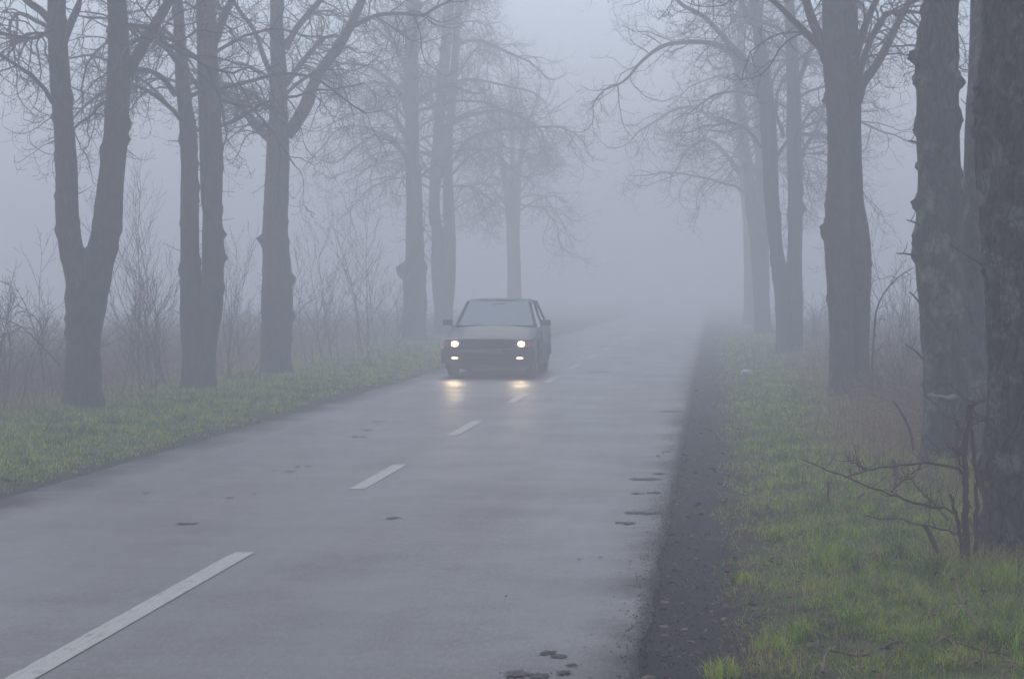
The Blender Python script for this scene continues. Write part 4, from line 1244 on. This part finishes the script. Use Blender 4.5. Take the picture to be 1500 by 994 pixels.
# roof with pillars
V = []; Fc = []
rx = [-.585, -.56, -.35, 0, .35, .56, .585]; rzz = [-.035, 0, .018, .026, .018, 0, -.035]
ryy = [1.98, 2.06, 2.3, 2.7, 3.02, 3.10]; rbz = [1.325, 1.352, 1.368, 1.37, 1.358, 1.33]
for y, z in zip(ryy, rbz):
    for x, q in zip(rx, rzz): V.append((x, y, z + q))
for j in range(5):
    for i in range(6): Fc.append((j * 7 + i, j * 7 + i + 1, (j + 1) * 7 + i + 1, (j + 1) * 7 + i))
roof = mesh('roof', V, Fc, M_PAINTC, car)
m = roof.modifiers.new('solid', 'SOLIDIFY'); m.thickness = .035; m.offset = -1
for s in (-1, 1):
    V = []; Fc = []
    beam(V, Fc, (s * .735, 1.36, .86), (s * .572, 1.99, 1.34), .050, .06)      # windscreen pillar
    beam(V, Fc, (s * .775, 2.42, .86), (s * .60, 2.46, 1.345), .04, .07)        # door pillar
    beam(V, Fc, (s * .765, 3.52, .88), (s * .59, 3.04, 1.34), .05, .20)         # rear pillar
    beam(V, Fc, (s * .575, 1.99, 1.325), (s * .575, 3.08, 1.33), .05, .05)
    bevel(mesh('window_pillars', [tuple(v) for v in V], Fc, M_PAINTC, car, smooth=False), .008)

# glass
def pane(name, pts, parent=car, cut=1):
    o = mesh(name, pts, [(0, 1, 2, 3)], M_GLASS, parent, smooth=False)
    m = o.modifiers.new('solid', 'SOLIDIFY'); m.thickness = .005
    return o


pane('windscreen', [(-.72, 1.37, .87), (.72, 1.37, .87), (.56, 1.985, 1.345), (-.56, 1.985, 1.345)])
pane('rear_window', [(-.72, 3.60, .90), (.72, 3.60, .90), (.565, 3.09, 1.345), (-.565, 3.09, 1.345)])
for s in (-1, 1):
    pane('side_window', [(s * .765, 1.42, .86), (s * .772, 2.40, .86), (s * .60, 2.43, 1.335), (s * .585, 2.02, 1.335)])
    pane('side_window', [(s * .775, 2.46, .86), (s * .77, 3.45, .88), (s * .60, 3.02, 1.335), (s * .605, 2.49, 1.335)])
# windscreen seal and wipers
V = []; Fc = []
beam(V, Fc, (-.72, 1.352, .882), (.72, 1.352, .882), .02, .03)
for i in range(-6, 6):
    beam(V, Fc, (i * .12, 1.352, .885 + .0), (i * .12 + .12, 1.352, .885), .02, .03)
bevel(box('windscreen_seal', -.73, .73, 1.31, 1.372, .868, .902, M_BLACK), .004)
for x0, x1 in ((.60, .02), (-.02, -.58)):
    V = []; Fc = []
    beam(V, Fc, (x0, 1.35, .915), (x1, 1.365, .925), .02, .035)
    beam(V, Fc, (x0 - .25, 1.345, .895), (x0 - .25, 1.375, .92), .03, .02)
    mesh('wiper', [tuple(v) for v in V], Fc, M_BLACK, car, smooth=False)
# bonnet shut line and front
box('bonnet_edge', -.735, .735, -.012, .012, .655, .668, M_BLACK, bv=.003)
gr = box('grille', -.50, .50, -.022, .02, .532, .650, M_BLACK, bv=.006)
for k in range(6):
    box('grille_bar', -.49, .49, -.030, -.020, .545 + k * .017, .550 + k * .017, M_TRIM, gr, bv=0)
bx = box('grille_frame', -.51, .51, -.028, -.018, .650, .660, M_TRIM, gr, bv=.003)
for s in (-1, 1):
    hl = box('headlight', s * .59 - .088, s * .59 + .088, -.028, .03, .532, .652, M_TRIM, bv=.008)
    # reflector glass, slightly domed rounded square
    Vh = [(s * .59, -.046, .594)]; Fh = []
    n = 20
    for i in range(n):
        a = 2 * math.pi * i / n; c, si = math.cos(a), math.sin(a)
        k = (abs(c) ** 2.8 + abs(si) ** 2.8) ** (-1 / 2.8)
        Vh.append((s * .59 + .064 * k * c, -.034, 0.592 + .050 * k * si))
    for i in range(n): Fh.append((0, 1 + (i + 1) % n, 1 + i))
    mesh('lens', Vh, Fh, M_LAMP, hl, smooth=True)
    Vi = [(s * .682, -.024, .535), (s * .785, .012, .545), (s * .785, .012, .635), (s * .682, -.024, .648), (s * .682, .03, .535), (s * .80, .06, .545), (s * .80, .06, .635), (s * .682, .03, .648)]
    mesh('indicator', Vi, [(0, 1, 2, 3), (1, 5, 6, 2), (3, 2, 6, 7), (0, 4, 5, 1), (4, 7, 6, 5), (0, 3, 7, 4)], M_AMBER, car, smooth=False)
# bumper: bowed bar
V = []; Fc = []
xs_ = np.linspace(-.83, .83, 17)
for x in xs_:
    yb = -.115 + .10 * (abs(x) / .83) ** 4
    for (dy, z) in ((.0, .245), (-.02, .30), (-.02, .47), (0, .505), (.12, .508), (.12, .24)):
        V.append((x, yb + dy, z))
for j in range(16):
    for i in range(6): Fc.append((j * 6 + i, j * 6 + (i + 1) % 6, (j + 1) * 6 + (i + 1) % 6, (j + 1) * 6 + i))
for s in (-1, 1):
    b0 = len(V); V += [(s * .815, -.015, .245), (s * .835, .02, .30), (s * .835, .02, .47), (s * .815, 0, .505), (s * .81, .42, .508), (s * .835, .42, .47), (s * .835, .42, .30), (s * .81, .42, .245)]
    Fc += [(b0, b0 + 7, b0 + 6, b0 + 1), (b0 + 1, b0 + 6, b0 + 5, b0 + 2), (b0 + 2, b0 + 5, b0 + 4, b0 + 3)]
bump = mesh('bumper', V, Fc, M_TRIM, car, smooth=True)
m = bump.modifiers.new('edge', 'EDGE_SPLIT'); m.split_angle = R(30)
box('bumper_strip', -.70, .70, -.143, -.128, .408, .428, M_BLACK, bump, bv=.003)
box('air_dam', -.76, .76, -.05, .05, .15, .25, M_TRIM, bv=.015)
box('air_intake', -.46, .46, -.139, -.12, .27, .38, M_BLACK, bump, bv=.01)
for s in (-1, 1):
    fl = box('fog_light', s * .575 - .085, s * .575 + .085, -.145, -.11, .318, .378, M_BLACK, bv=.006)
    Vh = [(s * .575, -.158, .348)]; Fh = []
    for i in range(18):
        a = 2 * math.pi * i / 18; Vh.append((s * .575 + .062 * math.cos(a), -.150, .348 + .022 * math.sin(a)))
    for i in range(18): Fh.append((0, 1 + (i + 1) % 18, 1 + i))
    mesh('lens', Vh, Fh, M_FOGL, fl, smooth=True)
box('number_plate', -.26, .26, -.152, -.142, .435, .50, M_PLATE, bv=.002)
# rear end
box('rear_bumper', -.80, .80, LEN - .06, LEN + .07, .28, .50, M_TRIM, bv=.03)
for s in (-1, 1):
    box('tail_light', s * .62 - .14, s * .62 + .14, LEN - .02, LEN + .012, .60, .76, simple('red_lens', (.35, .02, .015), .25), bv=.01)
# doors (panels a hair proud of the body, with handles), side strip
for s in (-1, 1):
    for y0, y1 in ((1.32, 2.40), (2.43, 3.05)):
        Vd = []; zz = (.24, .42, .56, .80)
        for y in np.linspace(y0, y1, 6):
            for z in zz:
                t = (z - .17) / (zsf(y) - .17)
                hx = hwf(y) + np.interp(t, [0, .3, .62, 1], [-.03, 0, .012, -.004]) + .006
                Vd.append((s * hx, y, z))
        Fd = [(j * 4 + i, j * 4 + i + 1, (j + 1) * 4 + i + 1, (j + 1) * 4 + i) for j in range(5) for i in range(3)]
        d = mesh('door', Vd, Fd, M_PAINTC, car)
        mm = d.modifiers.new('solid', 'SOLIDIFY'); mm.thickness = .008
        box('door_handle', s * (.845) - .012, s * .845 + .012, y1 - .22, y1 - .08, .72, .745, M_BLACK, d, bv=.005)
    box('side_strip', s * .842 - .008, s * .842 + .008, 1.14, 2.9, .47, .51, M_BLACK, bv=.004)
    mi = box('side_mirror', s * .905 - .095, s * .905 + .095, 1.50, 1.58, .895, 1.0, M_BLACK, bv=.02, top=(.008, .008))
    V = []; Fc = []; beam(V, Fc, (s * .79, 1.55, .85), (s * .86, 1.54, .92), .03, .05)
    mesh('mirror_arm', [tuple(v) for v in V], Fc, M_BLACK, mi, smooth=False)
    box('mirror_glass', s * .905 - .08, s * .905 + .08, 1.582, 1.586, .905, .99, M_CHROME, mi, bv=0)
# wheels
def lathe(name, prof, cx, cy, cz, mat, parent, n=32):
    V = []; Fc = []
    for i in range(n):
        a = 2 * math.pi * i / n
        for (x, r) in prof: V.append((cx + x, cy + r * math.cos(a), cz + r * math.sin(a)))
    k = len(prof)
    for i in range(n):
        for j in range(k - 1):
            Fc.append((i * k + j, i * k + j + 1, ((i + 1) % n) * k + j + 1, ((i + 1) % n) * k + j))
    return mesh(name, V, Fc, mat, parent)


for wy in WY:
    for s in (-1, 1):
        wh = empty('wheel', (s * .715, wy, WR)); wh.parent = car
        lathe('tyre', [(-.085, .19), (-.09, .25), (-.075, .285), (-.03, .29), (.03, .29), (.075, .285), (.09, .25), (.085, .19)], 0, 0, 0, M_RUBBER, wh)
        lathe('rim', [(s * .075, .192), (s * .06, .17), (s * .05, .10), (s * .066, .05), (s * .07, .001)], 0, 0, 0, M_RIM, wh)
# underbody, interior
box('underbody', -.66, .66, .25, 4.15, .19, .26, M_BLACK, bv=0)
box('wheel_housing', -.60, .60, .25, 1.30, .27, .62, M_BLACK, bv=0)
box('dashboard', -.72, .72, 1.42, 1.72, .62, .865, M_BLACK, bv=.03)
box('rear_shelf', -.70, .70, 3.30, 3.56, .84, .87, M_SEAT, bv=0)
for s in (-1, 1):
    seat = box('seat', s * .36 - .24, s * .36 + .24, 1.98, 2.48, .30, .48, M_SEAT, bv=.05)
    sb = mesh('seat_back', [(s * .36 - .22, 2.42, .45), (s * .36 + .22, 2.42, .45), (s * .36 + .22, 2.54, .45), (s * .36 - .22, 2.54, .45), (s * .36 - .17, 2.62, 1.0), (s * .36 + .17, 2.62, 1.0), (s * .36 + .17, 2.70, 1.0), (s * .36 - .17, 2.70, 1.0)],
              [(0, 3, 2, 1), (4, 5, 6, 7), (0, 1, 5, 4), (1, 2, 6, 5), (2, 3, 7, 6), (3, 0, 4, 7)], M_SEAT, seat, smooth=False)
    bevel(sb, .04, 3)
    box('headrest', s * .36 - .12, s * .36 + .12, 2.64, 2.72, 1.03, 1.19, M_SEAT, seat, bv=.03)
box('bench_seat', -.62, .62, 2.95, 3.30, .35, .86, M_SEAT, bv=.05)
box('rear_view_mirror', -.13, .13, 1.90, 1.93, 1.225, 1.295, M_BLACK, bv=.012)
# steering wheel (left-hand drive: viewer's right)
V = []; Fc = []
for i in range(28):
    a = 2 * math.pi * i / 28
    for j in range(6):
        b_ = 2 * math.pi * j / 6
        rr_ = .185 + .014 * math.cos(b_)
        p = Vector((rr_ * math.cos(a), .014 * math.sin(b_), rr_ * math.sin(a)))
        p.rotate(Matrix.Rotation(R(-25), 3, 'X')); V.append(p + Vector((.36, 1.80, .80)))
for i in range(28):
    for j in range(6): Fc.append((i * 6 + j, i * 6 + (j + 1) % 6, ((i + 1) % 28) * 6 + (j + 1) % 6, ((i + 1) % 28) * 6 + j))
sw = mesh('steering_wheel', [tuple(v) for v in V], Fc, M_BLACK, car)
V = []; Fc = []; beam(V, Fc, (.19, 1.80, .80), (.53, 1.80, .80), .03, .02); beam(V, Fc, (.36, 1.80, .80), (.36, 1.70, .74), .06, .06)
V = []; Fc = []
n0 = [(.185, 1.795, .785), (.535, 1.795, .785), (.535, 1.805, .785), (.185, 1.805, .785), (.185, 1.795, .815), (.535, 1.795, .815), (.535, 1.805, .815), (.185, 1.805, .815)]
mesh('spoke', n0, [(0, 3, 2, 1), (4, 5, 6, 7), (0, 1, 5, 4), (1, 2, 6, 5), (2, 3, 7, 6), (3, 0, 4, 7)], M_BLACK, sw, smooth=False)

# driver: one continuous skinned body --------------------------------------
M_SKIN = simple('skin', (0.42, 0.26, 0.19), 0.5)
M_COAT = simple('dark_jacket', (0.045, 0.048, 0.06), 0.85, var=.2)
M_HAIR = simple('dark_hair', (0.03, 0.022, 0.018), 0.6)
ox, oy, oz = CX + .36, CY, .004
J = [((0, 2.30, .56), .15), ((0, 2.36, .72), .15), ((0, 2.40, .90), .16), ((0, 2.40, 1.00), .10), ((0, 2.38, 1.06), .055), ((0, 2.35, 1.13), .085), ((0, 2.345, 1.20), .095), ((0, 2.36, 1.26), .07)]
E = [(0, 1), (1, 2), (2, 3), (3, 4), (4, 5), (5, 6), (6, 7)]
for s in (-1, 1):
    k = len(J)
    J += [((s * .17, 2.38, .94), .07), ((s * .24, 2.22, .76), .05), ((s * .19, 1.98, .80), .036), ((s * .17, 1.90, .84), .026), ((s * .172, 1.85, .855), .03)]
    E += [(2, k), (k, k + 1), (k + 1, k + 2), (k + 2, k + 3), (k + 3, k + 4)]
    for f in range(4):
        q = len(J); fz = .872 - f * .020; fl_ = (.9, 1.0, .95, .75)[f]
        J += [((s * .175, 1.81, fz), .009), ((s * .185, 1.785 + .01 * (1 - fl_), fz - .002), .008), ((s * .20, 1.80, fz - .006), .007)]
        E += [(k + 4, q), (q, q + 1), (q + 1, q + 2)]
    q = len(J); J += [((s * .15, 1.84, .885), .010), ((s * .16, 1.815, .90), .008)]; E += [(k + 4, q), (q, q + 1)]
    k2 = len(J)
    J += [((s * .10, 2.22, .54), .10), ((s * .12, 1.86, .60), .07), ((s * .12, 1.62, .36), .05), ((s * .12, 1.52, .33), .035)]
    E += [(0, k2), (k2, k2 + 1), (k2 + 1, k2 + 2), (k2 + 2, k2 + 3)]
me = bpy.data.meshes.new('driver_body')
me.from_pydata([(a[0], a[1] - 2.30, a[2]) for a, r in J], E, []); me.update()
drv = bpy.data.objects.new('person', me); COL.objects.link(drv)
drv.location = (ox, oy + 2.30, oz)
sk = drv.modifiers.new('skin', 'SKIN'); sub = drv.modifiers.new('sub', 'SUBSURF'); sub.levels = 1; sub.render_levels = 1
for i, (a, r) in enumerate(J):
    me.skin_vertices[0].data[i].radius = (r, r)
me.skin_vertices[0].data[0].use_root = True
me.materials.append(M_COAT)
tag(drv, 'driver in a dark jacket seated behind the steering wheel of the car', 'person')
# face and hair as children
V = []; Fc = []; n = 20; mm_ = 14
for j in range(mm_):
    for i in range(n):
        th = math.pi * j / (mm_ - 1); ph = 2 * math.pi * i / n
        d = Vector((math.sin(th) * math.cos(ph), math.sin(th) * math.sin(ph), math.cos(th)))
        p = Vector((d.x * .078, d.y * .098, d.z * .118))
        if d.y < -.5: p.y -= .020 * math.exp(-((d.x / .16) ** 2 + ((d.z + .12) / .22) ** 2))         # nose
        for sx in (-1, 1): p.y += (.012 * math.exp(-(((d.x - sx * .38) / .2) ** 2 + ((d.z - .08) / .14) ** 2)) if d.y < 0 else 0)   # eye sockets
        if d.z < -.4: p.x *= .82
        V.append(tuple(p))
for j in range(mm_ - 1):
    for i in range(n): Fc.append((j * n + i, (j + 1) * n + i, (j + 1) * n + (i + 1) % n, j * n + (i + 1) % n))
fc = mesh('face', V, Fc, M_SKIN, drv); fc.location = (0, .045, 1.175)
Vh = [(x * 1.08, y * 1.08 + .006, z * 1.08) for (x, y, z) in V]
Fh = [f for f in Fc if all((Vh[i][2] > .055 or Vh[i][1] > .02) and Vh[i][2] > -.06 for i in f)]
hr = mesh('hair', Vh, Fh, M_HAIR, drv); hr.location = (0, .045, 1.175)

# lamps of the car: small lit sources behind each lens ----------------------
for (x, z, e, wide) in ((-.59, .592, 16, 50), (.59, .592, 16, 50), (-.575, .348, 3, 80), (.575, .348, 2, 80)):
    ld = bpy.data.lights.new('lamp_beam', 'SPOT'); ld.energy = e; ld.color = (1.0, .74, .44); ld.shadow_soft_size = .06
    ld.spot_size = R(wide); ld.spot_blend = .8
    lo = bpy.data.objects.new('lamp_beam', ld); COL.objects.link(lo)
    lo.parent = car; lo.location = (x, -.20, z); lo.rotation_euler = (R(90 - 5), 0, R(180))

# ------------------------------------------------------------------ wounds on the near trees
def ring_scar(px, py, rx, ry, Y, seed, label=None, parent=None):
    pass


# ------------------------------------------------------------------ air
hz = 17.0
V = [(-420, -80, -1.2), (420, -80, -1.2), (420, 520, -1.2), (-420, 520, -1.2), (-420, -80, hz), (420, -80, hz), (420, 520, hz), (-420, 520, hz)]
Fc = [(0, 3, 2, 1), (4, 5, 6, 7), (0, 1, 5, 4), (1, 2, 6, 5), (2, 3, 7, 6), (3, 0, 4, 7)]
M_HAZE = bpy.data.materials.new('fog'); M_HAZE.use_nodes = True
nt = M_HAZE.node_tree; nt.nodes.clear()
out = N(nt, 'ShaderNodeOutputMaterial'); pv = N(nt, 'ShaderNodeVolumePrincipled')
pv.inputs['Color'].default_value = (0.99, 0.984, 0.984, 1)
pv.inputs['Density'].default_value = 0.0185
pv.inputs['Anisotropy'].default_value = 0.25
nt.links.new(pv.outputs[0], out.inputs['Volume'])
tag(mesh('haze', V, Fc, M_HAZE, smooth=False), 'thick even winter fog filling the whole avenue', 'fog', kind='stuff')

# ------------------------------------------------------------------ light
SUN_EL, SUN_AZ = R(48), R(-10)
wd = bpy.data.worlds.new('World'); sc.world = wd; wd.use_nodes = True
nt = wd.node_tree; bg = nt.nodes['Background']
sky = N(nt, 'ShaderNodeTexSky', sky_type='NISHITA'); sky.sun_disc = False
sky.sun_elevation = SUN_EL; sky.sun_rotation = SUN_AZ; sky.dust_density = 1.0; sky.air_density = 1.0; sky.ozone_density = 3.0
hs = N(nt, 'ShaderNodeHueSaturation'); hs.inputs['Saturation'].default_value = 0.78
nt.links.new(sky.outputs[0], hs.inputs['Color']); nt.links.new(hs.outputs[0], bg.inputs['Color'])
bg.inputs['Strength'].default_value = 0.15
ld = bpy.data.lights.new('sun', 'SUN'); ld.energy = 0.8; ld.angle = R(40); ld.color = (1, .98, .97)
lo = bpy.data.objects.new('sun', ld); COL.objects.link(lo)
d = Vector((math.sin(SUN_AZ) * math.cos(SUN_EL), math.cos(SUN_AZ) * math.cos(SUN_EL), math.sin(SUN_EL)))
lo.rotation_euler = d.to_track_quat('Z', 'Y').to_euler()
lo.location = (0, 0, 60)

sc.view_settings.view_transform = 'Standard'; sc.view_settings.look = 'None'; sc.view_settings.gamma = 1
sc.view_settings.exposure = 0.41
c = sc.cycles
c.use_denoising = True
try: c.denoiser = 'OPENIMAGEDENOISE'
except Exception: pass
c.max_bounces = 8; c.diffuse_bounces = 2; c.glossy_bounces = 2; c.transmission_bounces = 4; c.transparent_max_bounces = 8; c.volume_bounces = 4
c.sample_clamp_indirect = 4.0; c.caustics_reflective = False; c.caustics_refractive = False
c.use_adaptive_sampling = True; c.adaptive_threshold = 0.02
